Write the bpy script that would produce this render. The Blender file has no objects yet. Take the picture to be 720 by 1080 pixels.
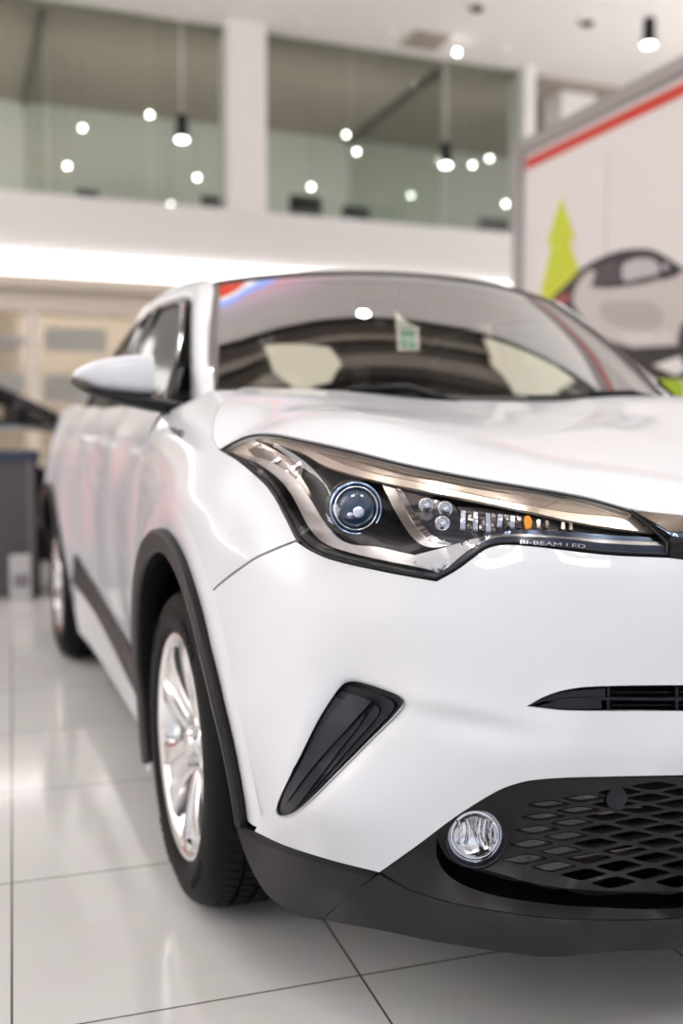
import bpy, bmesh, math, random
import numpy as np
from mathutils import Vector, Matrix
from mathutils.geometry import delaunay_2d_cdt
random.seed(4)
scn = bpy.context.scene
COL = scn.collection
# ------------------------------------------------------------------ camera
F, YAW, PIT = 1062., .368, .069
CAM = np.array([-1.321, -1.184, .980])
FW = np.array([math.sin(YAW)*math.cos(PIT), math.cos(YAW)*math.cos(PIT), -math.sin(PIT)])
RT = np.array([math.cos(YAW), -math.sin(YAW), 0.])
UP = np.cross(RT, FW)
def ray(px, py): return FW + RT*(px-360)/F + UP*(540-py)/F
def P(px, py, ax, v):
    d = ray(px, py); i = 'xyz'.index(ax)
    return CAM + d*(v-CAM[i])/d[i]
def pr(X):
    X = np.asarray(X, float)-CAM; d = X@FW
    return np.stack([360+F*(X@RT)/d, 540-F*(X@UP)/d], -1)
def PT(px, py, t): return CAM + ray(px, py)*t

# ------------------------------------------------------------------ materials
def mat(name, col, rough=.5, metal=0., coat=0., spec=.5, trans=0., emit=None, es=0., ior=1.45, bump=None, alpha=1.):
    m = bpy.data.materials.new(name); m.use_nodes = True
    nt = m.node_tree; b = nt.nodes['Principled BSDF']
    b.inputs['Base Color'].default_value = (*col, 1)
    b.inputs['Roughness'].default_value = rough
    b.inputs['Metallic'].default_value = metal
    b.inputs['Coat Weight'].default_value = coat
    b.inputs['Coat Roughness'].default_value = .04 if name != 'white_pearl_paint' else .035
    b.inputs['Specular IOR Level'].default_value = spec
    b.inputs['Transmission Weight'].default_value = trans
    b.inputs['IOR'].default_value = ior
    b.inputs['Alpha'].default_value = alpha
    if emit:
        b.inputs['Emission Color'].default_value = (*emit, 1); b.inputs['Emission Strength'].default_value = es
    if bump:
        sc, st = bump
        n = nt.nodes.new('ShaderNodeTexNoise'); n.inputs['Scale'].default_value = sc; n.inputs['Detail'].default_value = 3
        tc = nt.nodes.new('ShaderNodeTexCoord'); nt.links.new(tc.outputs['Object'], n.inputs['Vector'])
        bp = nt.nodes.new('ShaderNodeBump'); bp.inputs['Strength'].default_value = st; bp.inputs['Distance'].default_value = .002
        nt.links.new(n.outputs['Fac'], bp.inputs['Height']); nt.links.new(bp.outputs['Normal'], b.inputs['Normal'])
    return m
def glassmat(name, tint, refl=.5, rough=.0):
    """thin sheet glass: tinted straight-through light plus a fresnel reflection"""
    m = bpy.data.materials.new(name); m.use_nodes = True; nt = m.node_tree
    nt.nodes.clear()
    out = nt.nodes.new('ShaderNodeOutputMaterial')
    t = nt.nodes.new('ShaderNodeBsdfTransparent'); t.inputs['Color'].default_value = (*tint, 1)
    g = nt.nodes.new('ShaderNodeBsdfGlossy'); g.inputs['Roughness'].default_value = rough
    g.inputs['Color'].default_value = (1, 1, 1, 1)
    fr = nt.nodes.new('ShaderNodeFresnel'); fr.inputs['IOR'].default_value = 1.45
    mm = nt.nodes.new('ShaderNodeMath'); mm.operation = 'MULTIPLY'; mm.inputs[1].default_value = refl*2; mm.use_clamp = True
    mx = nt.nodes.new('ShaderNodeMixShader')
    nt.links.new(fr.outputs[0], mm.inputs[0]); nt.links.new(mm.outputs[0], mx.inputs[0])
    nt.links.new(t.outputs[0], mx.inputs[1]); nt.links.new(g.outputs[0], mx.inputs[2]); nt.links.new(mx.outputs[0], out.inputs[0])
    return m
M = {}
M['paint'] = mat('white_pearl_paint', (.625, .64, .685), .38, coat=.8, spec=.4)
M['plastic'] = mat('dark_textured_plastic', (.017, .016, .017), .44, spec=.28, bump=(900, .12))
M['black'] = mat('black_plastic', (.006, .006, .007), .5, spec=.3)
M['piano'] = mat('gloss_black', (.012, .012, .016), .12, coat=.6)
M['void'] = mat('unlit_black', (.006, .006, .007), .9, spec=.1)
M['vent'] = mat('satin_blue_black_plastic', (.006, .007, .013), .3, spec=.4)
M['chrome'] = mat('chrome', (.82, .82, .84), .08, 1.)
M['satin'] = mat('satin_chrome', (.56, .54, .53), .25, 1.)
M['champagne'] = mat('champagne_reflector', (.72, .62, .52), .25, .7)
M['bronze'] = mat('bronze_reflector', (.36, .29, .24), .25, .7)
M['lens'] = glassmat('clear_lens', (.97, .97, .98), .22)
M['bluelens'] = mat('projector_glass', (.03, .06, .12), .03, coat=1., spec=.9)
M['blueled'] = mat('led_optic', (.75, .80, .95), .12, .6, emit=(.6, .7, 1.), es=.08)
M['amber'] = mat('amber_bulb', (.85, .35, .04), .2, coat=1.)
M['bluechrome'] = mat('blue_tinted_chrome', (.42, .55, .78), .12, 1.)
M['windglass'] = glassmat('windscreen_glass', (.80, .78, .74), .25)
M['sideglass'] = glassmat('tinted_side_glass', (.26, .37, .40), .3)
M['rubber'] = mat('tyre_rubber', (.006, .006, .007), .6, spec=.16, bump=(300, .1))
M['alloy'] = mat('machined_alloy', (.80, .80, .81), .22, 1.)
M['alloydark'] = mat('painted_alloy', (.42, .42, .44), .35, .8)
M['trimgrey'] = mat('pillar_trim', (.10, .085, .08), .4)
M['seat'] = mat('seat_cloth', (.045, .04, .038), .9)
M['cream'] = mat('cream_cover', (.78, .74, .60), .6)
M['headliner'] = mat('beige_headliner', (.42, .37, .32), .9)
M['white'] = mat('white_matte', (.80, .78, .77), .6)
M['red'] = mat('red_print', (.62, .06, .04), .4)
M['bluep'] = mat('blue_print', (.12, .2, .6), .5)
M['teal'] = mat('green_print', (.02, .38, .25), .5)

# ------------------------------------------------------------------ objects
def link(name, me, m, parent=None, smooth=True, label=None):
    o = bpy.data.objects.new(name, me); COL.objects.link(o)
    if m is not None: me.materials.append(m)
    if smooth: me.shade_smooth()
    if parent is not None:
        o.parent = parent; o.matrix_parent_inverse = Matrix.Translation(-parent_world(parent))
    if label: o['label'] = label
    return o
def parent_world(p): return WORLD.get(p.name, Vector((0, 0, 0)))
WORLD = {}
def thing(name, label, cat, loc, group=None):
    o = bpy.data.objects.new(name, None); COL.objects.link(o); o.location = loc
    o.empty_display_size = .1
    o['label'] = label; o['category'] = cat
    if group: o['group'] = group
    WORLD[o.name] = Vector(loc)
    return o
def tag(o, label, cat, group=None):
    o['label'] = label; o['category'] = cat
    if group: o['group'] = group
    return o
def from_bm(name, bm, m, parent=None, smooth=True, label=None):
    me = bpy.data.meshes.new(name); bm.to_mesh(me); bm.free()
    o = link(name, me, m, parent, smooth, label)
    if parent is not None: WORLD[o.name] = Vector((0, 0, 0))   # part meshes are stored in world coordinates
    return o
def sharp(o, deg=35):
    bm = bmesh.new(); bm.from_mesh(o.data)
    for e in bm.edges:
        if len(e.link_faces) == 2 and e.calc_face_angle(0) > math.radians(deg): e.smooth = False
    bm.to_mesh(o.data); bm.free(); return o
def mirror(o, name=None, parent='same', label=None):
    me = o.data.copy(); me.transform(Matrix.Scale(-1, 4, (1, 0, 0))); me.flip_normals()
    c = bpy.data.objects.new(name or o.name.split('.')[0], me); COL.objects.link(c)
    p = o.parent if parent == 'same' else parent
    if p is not None:
        c.parent = p; c.matrix_parent_inverse = Matrix.Translation(-parent_world(p))
    WORLD[c.name] = Vector((0, 0, 0))
    if label: c['label'] = label
    elif 'label' in o: c['label'] = o['label']
    return c

# ------------------------------------------------------------------ surfaces
def tps(xy, v, lam=1e-6):
    xy = np.asarray(xy, float); v = np.asarray(v, float)
    mu = xy.mean(0); sc = xy.std(0).max(); q = (xy-mu)/sc
    def U(r2): return .5*r2*np.log(r2+1e-12)
    n = len(q); r2 = ((q[:, None]-q[None])**2).sum(-1)
    K = U(r2)+lam*np.eye(n); Pm = np.c_[np.ones(n), q]
    A = np.zeros((n+3, n+3)); A[:n, :n] = K; A[:n, n:] = Pm; A[n:, :n] = Pm.T
    w = np.linalg.solve(A, np.r_[v, 0, 0, 0])
    def f(p):
        p = (np.atleast_2d(p)-mu)/sc; out = np.empty(len(p))
        for i in range(0, len(p), 4000):
            s = p[i:i+4000]; d = ((s[:, None]-q[None])**2).sum(-1)
            out[i:i+4000] = U(d)@w[:n]+np.c_[np.ones(len(s)), s]@w[n:]
        return out
    return f
class SPx:
    """smooth skin fitted through surveyed points; its plan is the view the survey was made from"""
    def __init__(s, pts3, lam=1e-5, sym=.5):
        X = np.array(pts3, float)
        m = X[(X[:, 0] > -sym) & (X[:, 0] < -.02)]*np.array([-1, 1, 1])
        X = np.r_[X, m]; q = pr(X); t = (X-CAM)@FW
        s.f = tps(q, 1/t, lam); s.up = None
    def lift(s, q, dt=0.):
        q = np.atleast_2d(np.asarray(q, float)); t = 1/s.f(q)+dt
        d = FW+RT*((q[:, :1]-360)/F)+UP*((540-q[:, 1:])/F)
        return CAM+d*t[:, None]
    def out(s, X): return CAM-X
class SYZ:
    def __init__(s, pts3, lam=1e-5):
        X = np.array(pts3, float); s.f = tps(X[:, 1:], X[:, 0], lam)
    def lift(s, q, dt=0.):
        q = np.atleast_2d(np.asarray(q, float)); return np.c_[s.f(q)+dt, q]
    def out(s, X): return np.array([-1., 0, 0])
class SXY:
    def __init__(s, pts3, lam=1e-5, sym=True):
        X = np.array(pts3, float)
        if sym:
            m = X[X[:, 0] < -.01]*np.array([-1, 1, 1]); X = np.r_[X, m]
        s.f = tps(X[:, :2], X[:, 2], lam)
    def lift(s, q, dt=0.):
        q = np.atleast_2d(np.asarray(q, float)); return np.c_[q, s.f(q)-dt]
    def out(s, X): return np.array([0, 0, 1.])
def inpoly(p, poly):
    p = np.atleast_2d(p); x, y = p[:, 0], p[:, 1]; r = np.zeros(len(p), bool)
    a = poly; b = np.roll(poly, -1, 0)
    for (x1, y1), (x2, y2) in zip(a, b):
        if y1 == y2: continue
        c = ((y1 > y) != (y2 > y)) & (x < (x2-x1)*(y-y1)/(y2-y1)+x1); r ^= c
    return r
def distpoly(p, poly):
    a = poly; b = np.roll(poly, -1, 0); best = np.full(len(p), 1e9)
    for q1, q2 in zip(a, b):
        d = q2-q1; L = (d@d)+1e-12
        t = np.clip(((p-q1)@d)/L, 0, 1); best = np.minimum(best, np.linalg.norm(p-(q1+t[:, None]*d), axis=1))
    return best
def curve(pts, sp, closed=True):
    """smooth outline through pts; a third element marks a corner"""
    n = len(pts); Q = np.array([[p[0], p[1]] for p in pts], float); cor = [len(p) > 2 for p in pts]
    out = []
    rng = range(n if closed else n-1)
    for i in rng:
        p1, p2 = Q[i], Q[(i+1) % n]
        p0 = Q[(i-1) % n] if not cor[i] and (closed or i > 0) else p1
        p3 = Q[(i+2) % n] if not cor[(i+1) % n] and (closed or i < n-2) else p2
        L = np.linalg.norm(p2-p1)
        m1 = (p2-p0)/(np.linalg.norm(p2-p1)+np.linalg.norm(p1-p0)+1e-9)*L
        m2 = (p3-p1)/(np.linalg.norm(p3-p2)+np.linalg.norm(p2-p1)+1e-9)*L
        k = max(1, int(round(L/sp)))
        for j in range(k):
            t = j/k; t2, t3 = t*t, t*t*t
            out.append((2*t3-3*t2+1)*p1+(t3-2*t2+t)*m1+(3*t2-2*t3)*p2+(t3-t2)*m2)
    if not closed: out.append(Q[-1])
    return np.array(out)
def inset(poly, d):
    a = np.roll(poly, 1, 0); b = np.roll(poly, -1, 0)
    area = .5*np.sum(poly[:, 0]*b[:, 1]-b[:, 0]*poly[:, 1])
    s = 1 if area > 0 else -1
    t1 = poly-a; t2 = b-poly
    n1 = np.c_[-t1[:, 1], t1[:, 0]]/(np.linalg.norm(t1, axis=1)[:, None]+1e-9)
    n2 = np.c_[-t2[:, 1], t2[:, 0]]/(np.linalg.norm(t2, axis=1)[:, None]+1e-9)
    n = n1+n2; n /= np.maximum(np.linalg.norm(n, axis=1)[:, None], .5)
    return poly+s*n*d
def panel_bm(outline, surf, sp, holes=(), dt=0., skirt=.012, centre=False, post=None, hskirt=None):
    outline = np.asarray(outline, float)
    if centre:      # run past the centre plane, cut there, then mirror
        xy = isinstance(surf, SXY)
        def past(q, far):
            q = np.array(q, float); c = surf.lift(q)[:, 0] > -.05; q[c, 0] += far; return q
        outline = past(outline, .04 if xy else 34); holes = [past(h, .03 if xy else 24) for h in holes]
    pts = [outline]; edges = []; k = 0
    for loop in [outline]+[np.asarray(h, float) for h in holes]:
        n = len(loop); edges += [(k+i, k+(i+1) % n) for i in range(n)]; k += n
        if loop is not outline: pts.append(loop)
    mn, mx = outline.min(0), outline.max(0)
    gx = []
    rows = int((mx[1]-mn[1])/(sp*.866))+1
    for r in range(rows):
        y = mn[1]+r*sp*.866
        xs = np.arange(mn[0]+(sp/2 if r % 2 else 0), mx[0], sp)
        gx.append(np.c_[xs, np.full(len(xs), y)])
    g = np.concatenate(gx); g = g[inpoly(g, outline)]
    if len(g): g = g[distpoly(g, outline) > sp*.45]
    for h in pts[1:]:
        if len(g):
            g = g[~inpoly(g, h)]; g = g[distpoly(g, h) > sp*.4]
    allp = np.concatenate(pts+[g]) if len(g) else np.concatenate(pts)
    r = delaunay_2d_cdt([Vector(p) for p in allp], edges, [], 0, 1e-7)
    V = np.array([list(v) for v in r[0]]); T = [t for t in r[2]]
    cen = np.array([V[list(t)].mean(0) for t in T])
    ok = inpoly(cen, outline)
    for h in pts[1:]: ok &= ~inpoly(cen, h)
    T = [t for t, o_ in zip(T, ok) if o_]
    X = surf.lift(V, dt)
    if post is not None: X = post(X, V)
    bm = bmesh.new(); vs = [bm.verts.new(x) for x in X]
    for t in T:
        try: bm.faces.new([vs[i] for i in t])
        except ValueError: pass
    for v in [v for v in bm.verts if not v.link_faces]: bm.verts.remove(v)
    bm.normal_update()
    s = 0
    for f in bm.faces:
        c = np.array(f.calc_center_median()); s += np.dot(np.array(f.normal)*f.calc_area(), surf.out(c))
    # consistent orientation
    bmesh.ops.recalc_face_normals(bm, faces=bm.faces)
    s = sum(np.dot(np.array(f.normal)*f.calc_area(), surf.out(np.array(f.calc_center_median()))) for f in bm.faces)
    if s < 0: bmesh.ops.reverse_faces(bm, faces=bm.faces)
    bm.normal_update()
    if skirt:
        be = [e for e in bm.edges if len(e.link_faces) == 1]
        new = {}; new2 = {}
        for e in be:
            a, b = e.verts
            if e.link_loops[0].vert is a: a, b = b, a
            for v in (a, b):
                if v not in new:
                    n = v.normal.copy()
                    new[v] = bm.verts.new(v.co); new2[v] = bm.verts.new(v.co-n*skirt)
            bm.faces.new((new[a], new[b], new2[b], new2[a]))
    if centre:
        bmesh.ops.bisect_plane(bm, geom=bm.verts[:]+bm.edges[:]+bm.faces[:], dist=1e-6, plane_co=(0, 0, 0), plane_no=(1, 0, 0), clear_outer=True)
        for v in bm.verts:
            if abs(v.co.x) < 1e-5: v.co.x = 0
        geo = bmesh.ops.duplicate(bm, geom=bm.verts[:]+bm.edges[:]+bm.faces[:])
        nv = [x for x in geo['geom'] if isinstance(x, bmesh.types.BMVert)]
        nf = [x for x in geo['geom'] if isinstance(x, bmesh.types.BMFace)]
        for v in nv: v.co.x *= -1
        bmesh.ops.reverse_faces(bm, faces=nf)
        c = [v for v in bm.verts if abs(v.co.x) < 1e-5]
        bmesh.ops.remove_doubles(bm, verts=c, dist=1e-5)
    bm.normal_update()
    return bm
def panel(name, outline, surf, m, parent, sp=9, label=None, mir=False, **kw):
    o = from_bm(name, panel_bm(outline, surf, sp, **kw), m, parent, label=label)
    if mir: mirror(o)
    return o
# ------------------------------------------------------------------ generic meshes
def box_bm(c, s, bev=0., bm=None, rz=0.):
    b2 = bmesh.new(); bmesh.ops.create_cube(b2, size=1)
    for v in b2.verts: v.co = Vector((v.co.x*s[0], v.co.y*s[1], v.co.z*s[2]))
    if bev: bmesh.ops.bevel(b2, geom=b2.edges[:], offset=bev, segments=2, affect='EDGES', profile=.6)
    R = Matrix.Translation(c) @ Matrix.Rotation(rz, 4, 'Z')
    bmesh.ops.transform(b2, matrix=R, verts=b2.verts)
    if bm is None: return b2
    me = bpy.data.meshes.new('t'); b2.to_mesh(me); b2.free(); bm.from_mesh(me); bpy.data.meshes.remove(me); return bm
def box(name, c, s, m, parent=None, bev=0., label=None, rz=0.):
    return from_bm(name, box_bm(c, s, bev, rz=rz), m, parent, smooth=False, label=label)
def basis(axis):
    a = Vector(axis).normalized(); h = Vector((0, 0, 1)) if abs(a.z) < .9 else Vector((1, 0, 0))
    u = a.cross(h).normalized(); v = a.cross(u).normalized(); return a, u, v
def lathe_bm(prof, c, axis, n=48, bm=None, close=False):
    a, u, v = basis(axis); bm = bm or bmesh.new(); c = Vector(c); rings = []
    for r, h in prof:
        if r < 1e-6: rings.append([bm.verts.new(c+a*h)]); continue
        rings.append([bm.verts.new(c+a*h+(u*math.cos(2*math.pi*i/n)+v*math.sin(2*math.pi*i/n))*r) for i in range(n)])
    pairs = list(zip(rings, rings[1:]))
    if close: pairs.append((rings[-1], rings[0]))
    for A, B in pairs:
        for i in range(n):
            j = (i+1) % n
            if len(A) == 1 and len(B) == 1: continue
            if len(A) == 1: bm.faces.new((A[0], B[j], B[i]))
            elif len(B) == 1: bm.faces.new((A[i], A[j], B[0]))
            else: bm.faces.new((A[i], A[j], B[j], B[i]))
    bmesh.ops.recalc_face_normals(bm, faces=bm.faces)
    return bm
def tube_bm(path, r, n=8, bm=None, closed=False):
    bm = bm or bmesh.new(); path = [Vector(p) for p in path]; rings = []; N = len(path)
    for i, p in enumerate(path):
        t = (path[(i+1) % N]-path[i-1]) if closed else (path[min(i+1, N-1)]-path[max(i-1, 0)])
        a, u, v = basis(t)
        rr = r[i] if hasattr(r, '__len__') else r
        rings.append([bm.verts.new(p+(u*math.cos(2*math.pi*k/n)+v*math.sin(2*math.pi*k/n))*rr) for k in range(n)])
    prs = list(zip(rings, rings[1:]))
    if closed: prs.append((rings[-1], rings[0]))
    for A, B in prs:
        for k in range(n): bm.faces.new((A[k], A[(k+1) % n], B[(k+1) % n], B[k]))
    if not closed:
        bm.faces.new(rings[0][::-1]); bm.faces.new(rings[-1])
    bmesh.ops.recalc_face_normals(bm, faces=bm.faces)
    return bm
def grid_bm(G, bm=None, flip=False):
    bm = bm or bmesh.new(); V = [[bm.verts.new(p) for p in row] for row in G]
    for i in range(len(V)-1):
        for j in range(len(V[0])-1):
            f = (V[i][j], V[i][j+1], V[i+1][j+1], V[i+1][j])
            bm.faces.new(f[::-1] if flip else f)
    return bm
def cr3(pts, k):
    """dense catmull-rom through 3D points"""
    Q = np.array(pts, float); out = []
    for i in range(len(Q)-1):
        p1, p2 = Q[i], Q[i+1]; p0 = Q[i-1] if i else 2*p1-p2; p3 = Q[i+2] if i+2 < len(Q) else 2*p2-p1
        for j in range(k):
            t = j/k
            out.append(.5*((2*p1)+(-p0+p2)*t+(2*p0-5*p1+4*p2-p3)*t*t+(-p0+3*p1-3*p2+p3)*t**3))
    out.append(Q[-1]); return np.array(out)
def solid(o, th, off=-1):
    md = o.modifiers.new('t', 'SOLIDIFY'); md.thickness = th; md.offset = off; return o
# tuning
TILE_X, TILE_Y, TILE_R = -.668, .442, 3.0
LED_ES = 2.2; CEIL_W = 74; DAY_W = 140; OFF_W = 60; FILL_W = 1250; SHOP_W = 120; SPOT_W = 400; WORLD_S = .55; EXPO = .2
SPOTM = mat('spot_lamp_face', (1,1,1), .5, emit=(1.,.98,.95), es=70)
# ================================================================== THE WHITE CAR
car = thing('car', 'large white crossover car in the foreground with swept-back headlights and dark lower bumper', 'car', (0, 2.18, 0))
def pts(l): return [tuple(P(a, b, 'y', c)) for a, b, c in l]
HOODEDGE = [(232,474,.68),(250,463,.63),(268,457,.575),(290,457,.53),(320,463,.475),(370,474,.39),(430,489,.305),(500,503,.235),(560,513,.19),(620,524,.15),(668,537,.115),(720,543,.09),(810,553,.062)]
HOODCUT = [(232,474,.68),(225,460,.74),(227,440,.83),(234,427,.92),(243,417,1.03),(250,411,1.15)]
FTOP = [(250,411,1.15),(222,411,1.16),(199,423,1.25),(171,437,1.39)]
CREASE = [(275,862,.41),(268,830,.415),(258,780,.425),(247,730,.445),(238,680,.485),(228,640,.53),(217,605,.59),(205,570,.67),(192,545,.75),(180,531,.84)]
CR_REAR = [(-.905,.915,.865),(-.905,1.05,.848),(-.905,1.18,.79),(-.905,1.29,.71),(-.903,1.36,.62)]
S1P = pts(HOODEDGE)+pts(HOODCUT[1:])+pts(FTOP[1:])+pts(CREASE)+CR_REAR+pts([
 (262,495,.56),(285,515,.47),(302,545,.385),(325,580,.30),(360,592,.225),(400,601,.17),(460,611,.11),(512,577,.10),(560,573,.075),(640,583,.045),(703,586,.03),(800,596,.01),
 (216,635,.585),(240,608,.50),(270,588,.41),(228,555,.59),
 (300,650,.31),(280,720,.33),(300,760,.28),(400,660,.155),(470,650,.09),(550,640,.05),(640,640,.02),(720,640,.0),(375,720,.20),(423,738,.13),(500,700,.065),(293,858,.29),(300,800,.275),(350,800,.2),(350,560,.235),(450,560,.135),(560,545,.10),(420,520,.24),
 (470,752,.085),(555,745,.035),(640,748,.005),(720,750,-.012),(450,810,.105),(520,800,.05),(600,792,.005),(720,790,-.022),(360,870,.18),
 (262,870,.43),(300,890,.33),(350,908,.24),(400,920,.175),(440,895,.135),(500,845,.08),(560,822,.04),(640,820,.01),(720,818,-.008)])+[
 (-.893,1.40,.55),(-.895,1.40,.70),(-.885,1.40,.83),(-.872,1.40,.93),(-.855,1.40,1.0),
 (0,.05,.845),(0,.005,.79),(0,-.02,.74),(0,-.032,.66),(0,-.04,.60),(0,-.045,.53),(0,-.03,.49),(-.15,.055,.85),(-.15,-.03,.6)]
S1 = SPx(S1P, 2.5e-3)
def px_c(y, z): return tuple(pr((0, y, z)))
hc = px_c(.05, .845)
# ---- headlamp outline
LAMP = [(232,474,0),(250,464),(268,458.5),(290,459),(320,465),(370,476),(430,491),(500,505),(560,515),(620,526),(664,538.5,0),(684,554),(704,572,0),(703,586,0),(640,583),(600,578.5),(560,574),(530,573),(512,577.5),(498,587),(480,600),(460,611,0),(440,608),(400,600),(350,589),(328,580),(315,568),(302,545),(285,515),(265,495),(247,482)]
LAMPO = curve(LAMP, 3)
SLOT = [(555,745,0),(573,735),(596,727.5),(625,724),(720,722.5),(800,723),px_c(-.04, .617)+(0,),px_c(-.04, .585)+(0,),(800,751),(720,750),(600,749.5)]
VENT = [(371,719.5),(382,721),(404.5,728),(420,734.5),(425.5,741.5),(418,753),(393,778),(357,814),(329.5,841.5),(310,858),(296,861.5),(291,855.5),(296,839),(315.5,800),(335,761),(354.5,730.5),(363,721.5)]
SLOTO = curve(SLOT, 5); VENTO = curve(VENT, 3)
# ---- bumper skin
bump = [(217,633),(226,622),(240,610),(255,599),(270,589),(290,580),(312,571,0),(328,581),(350,590.5),(400,602),(440,609.5),(460,613,0),(480,602),(498,589),(512,579),(530,574.5),(560,576),(640,585),(704,588,0),(760,594),px_c(.005, .79)+(0,),px_c(-.03, .495)+(0,),
 (800,816.5),(720,818),(640,819.5),(600,820.5),(560,823.5),(538,829),(520,837),(480,862),(440,892),(400,920.5,0),(350,908),(300,892),(268,877,0),(275,862,0),(268,830),(258,780),(247,730),(238,680),(228,640)]
BO = curve([b if len(b) == 2 else b for b in bump], 5)
BO = inset(BO, .5)
def ridge(q, a, b, w):
    a = np.array(a, float); b = np.array(b, float); d = b-a; L = np.linalg.norm(d); d /= L; n = np.array([-d[1], d[0]])
    s = (q-a)@d; h = (q-a)@n
    return np.exp(-(h/w)**2)*1/(1+np.exp(-(s)/(w*1.2)))*1/(1+np.exp((s-L)/(w*1.2)))
def bump_post(X, q):
    # character lines pressed into the bumper
    r = .006*ridge(q, (425,733), (545,758), 9)           # fold running from the vent towards the slot
    r -= .010*ridge(q, (440,752), (560,775), 14)
    t = r[:, None]*(-FW)
    dv = distpoly(q, VENTO); t += (-.006*np.exp(-(dv/5.)**2))[:, None]*(-FW)
    return X+t
bumper = panel('front_bumper', BO, S1, M['paint'], car, sp=9, holes=[SLOTO, VENTO], centre=True, post=bump_post, label='white glossy bumper skin')
# ---- fender (front face) + arch band
fen = [(312,569.5,0),(290,578),(270,587),(255,597),(240,608),(226,620),(217,631,0)]
fen += [(207,580),(204,569),(192,545),(180,531)]
fen += [tuple(pr(c)) for c in CR_REAR[:4]]+[tuple(pr(CR_REAR[4]))+(0,)]
fen += [tuple(pr((-.895,1.395,.70))), tuple(pr((-.872,1.395,.93))), (171,437,0),(199,423),(222,412,0),(249,411.5,0),(242,418),(233,428),(226,440),(224,460),(231,475,0),(247,483.5),(264,497),(284,517),(301,547)]
FO = curve(fen, 4)
fender = panel('front_fender', inset(FO, .3), S1, M['paint'], car, sp=6, skirt=.01, mir=False)
AC = [(182,-.861),(167,-.877),(155,-.891),(142,-.901),(125,-.905),(112,-.906),(96,-.907),(75,-.908),(65,-.908),(51,-.906),(37,-.901),(13,-.89),(-2,-.877),(-25,-.87)]
def ax(th):
    a = np.array(AC)[::-1]; return np.interp(th, a[:, 0], a[:, 1])
CRX = pts(CREASE); cr_a = []
for x, y, z in CRX: cr_a.append((math.degrees(math.atan2(z-.335, y-.915)), math.hypot(z-.335, y-.915), x))
def crease_at(th):
    a = np.array(cr_a[::-1]+[])
    if th >= a[0, 0]:
        return np.interp(th, a[:, 0], a[:, 1]), np.interp(th, a[:, 0], a[:, 2])
    c = max(math.cos(math.radians(th)), .01)
    R = min(.53, .479/c); R0 = a[0, 1]; k = min(1, (a[0, 0]-th)/12)
    return R0*(1-k)+R*k, np.interp(th, [-25, 13, 30, 60, a[0, 0]], [-.868, -.888, -.898, -.905, a[0, 2]])
G = []
for th in np.linspace(-24, 180.5, 110):
    Ro, xo = crease_at(th); xi = ax(th); row = []
    for k in np.linspace(0, 1, 7):
        R = .458+(Ro-.458)*k; x = xi+(xo-xi)*k-.004*math.sin(k*math.pi)
        row.append((x, .915+R*math.cos(math.radians(th)), .335+R*math.sin(math.radians(th))))
    q = pr(row[-1]); E_ = S1.lift(q)[0]; sh_ = E_-np.array(row[-1]); kf_ = min(1, max(0, (th-25)/20))
    row = [tuple(np.array(p)+sh_*kf_*(i/6)**2) for i, p in enumerate(row)]
    qd = q-np.array((186., 760.)); qd /= np.linalg.norm(qd)
    row.append(tuple((S1.lift(q+qd*4, .003)[0] if th > 45 else np.array(row[-1])+np.array((.01, 0, 0)))))
    G.append(row)
band = from_bm('wheel_arch_flare', grid_bm(G), M['paint'], fender)
fm = mirror(fender); bm_ = mirror(band, parent=fm)
# badge on the fender
def decal_plate(name, px0, py0, w, h, m, parent, surf=S1, dt=-.004, ang=0):
    ca, sa = math.cos(ang), math.sin(ang)
    q = [(px0+ca*a*w/2-sa*b*h/2, py0+sa*a*w/2+ca*b*h/2) for a, b in ((-1,-1),(1,-1),(1,1),(-1,1))]
    return panel(name, curve([c+(0,) for c in q], 2), surf, m, parent, sp=2, dt=dt, skirt=.003)
def word(name, text, q0, q1, m, parent, surf=S1, dt=-.003, th=.0015, h=None):
    """raised lettering that follows the skin from point q0 to q1 (survey coordinates)"""
    cu = bpy.data.curves.new(name, 'FONT'); cu.body = text; cu.extrude = th*20; cu.resolution_u = 3
    o = bpy.data.objects.new(name, cu); COL.objects.link(o); bpy.context.view_layer.update()
    me = bpy.data.meshes.new_from_object(o.evaluated_get(bpy.context.evaluated_depsgraph_get())); bpy.data.objects.remove(o)
    co = np.array([v.co[:] for v in me.vertices]); mn, mx = co.min(0), co.max(0)
    L = mx[0]-mn[0]; q0 = np.array(q0, float); q1 = np.array(q1, float); d = q1-q0; s = np.linalg.norm(d)/L
    n = np.array([d[1], -d[0]])/np.linalg.norm(d)
    if h: hs = h/(mx[1]-mn[1])
    else: hs = s
    q = q0+d*((co[:, :1]-mn[0])/L)+n*((co[:, 1:2]-mn[1])*hs)
    X = surf.lift(q, 0)-FW*(np.where(co[:, 2] > 0, th, 0)[:, None]-dt)
    for v, x in zip(me.vertices, X): v.co = x
    o = link(name, me, m, parent, smooth=False); WORLD[o.name] = Vector((0, 0, 0)); return o
badge = word('badge', 'HYBRID', (170.5,455.5), (193,461.5), mat('dark_chrome', (.22,.26,.36), .15, 1.), fender, dt=-.004, th=.003, h=7.)
badge['label'] = 'small chrome model badge on the white fender'
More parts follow.
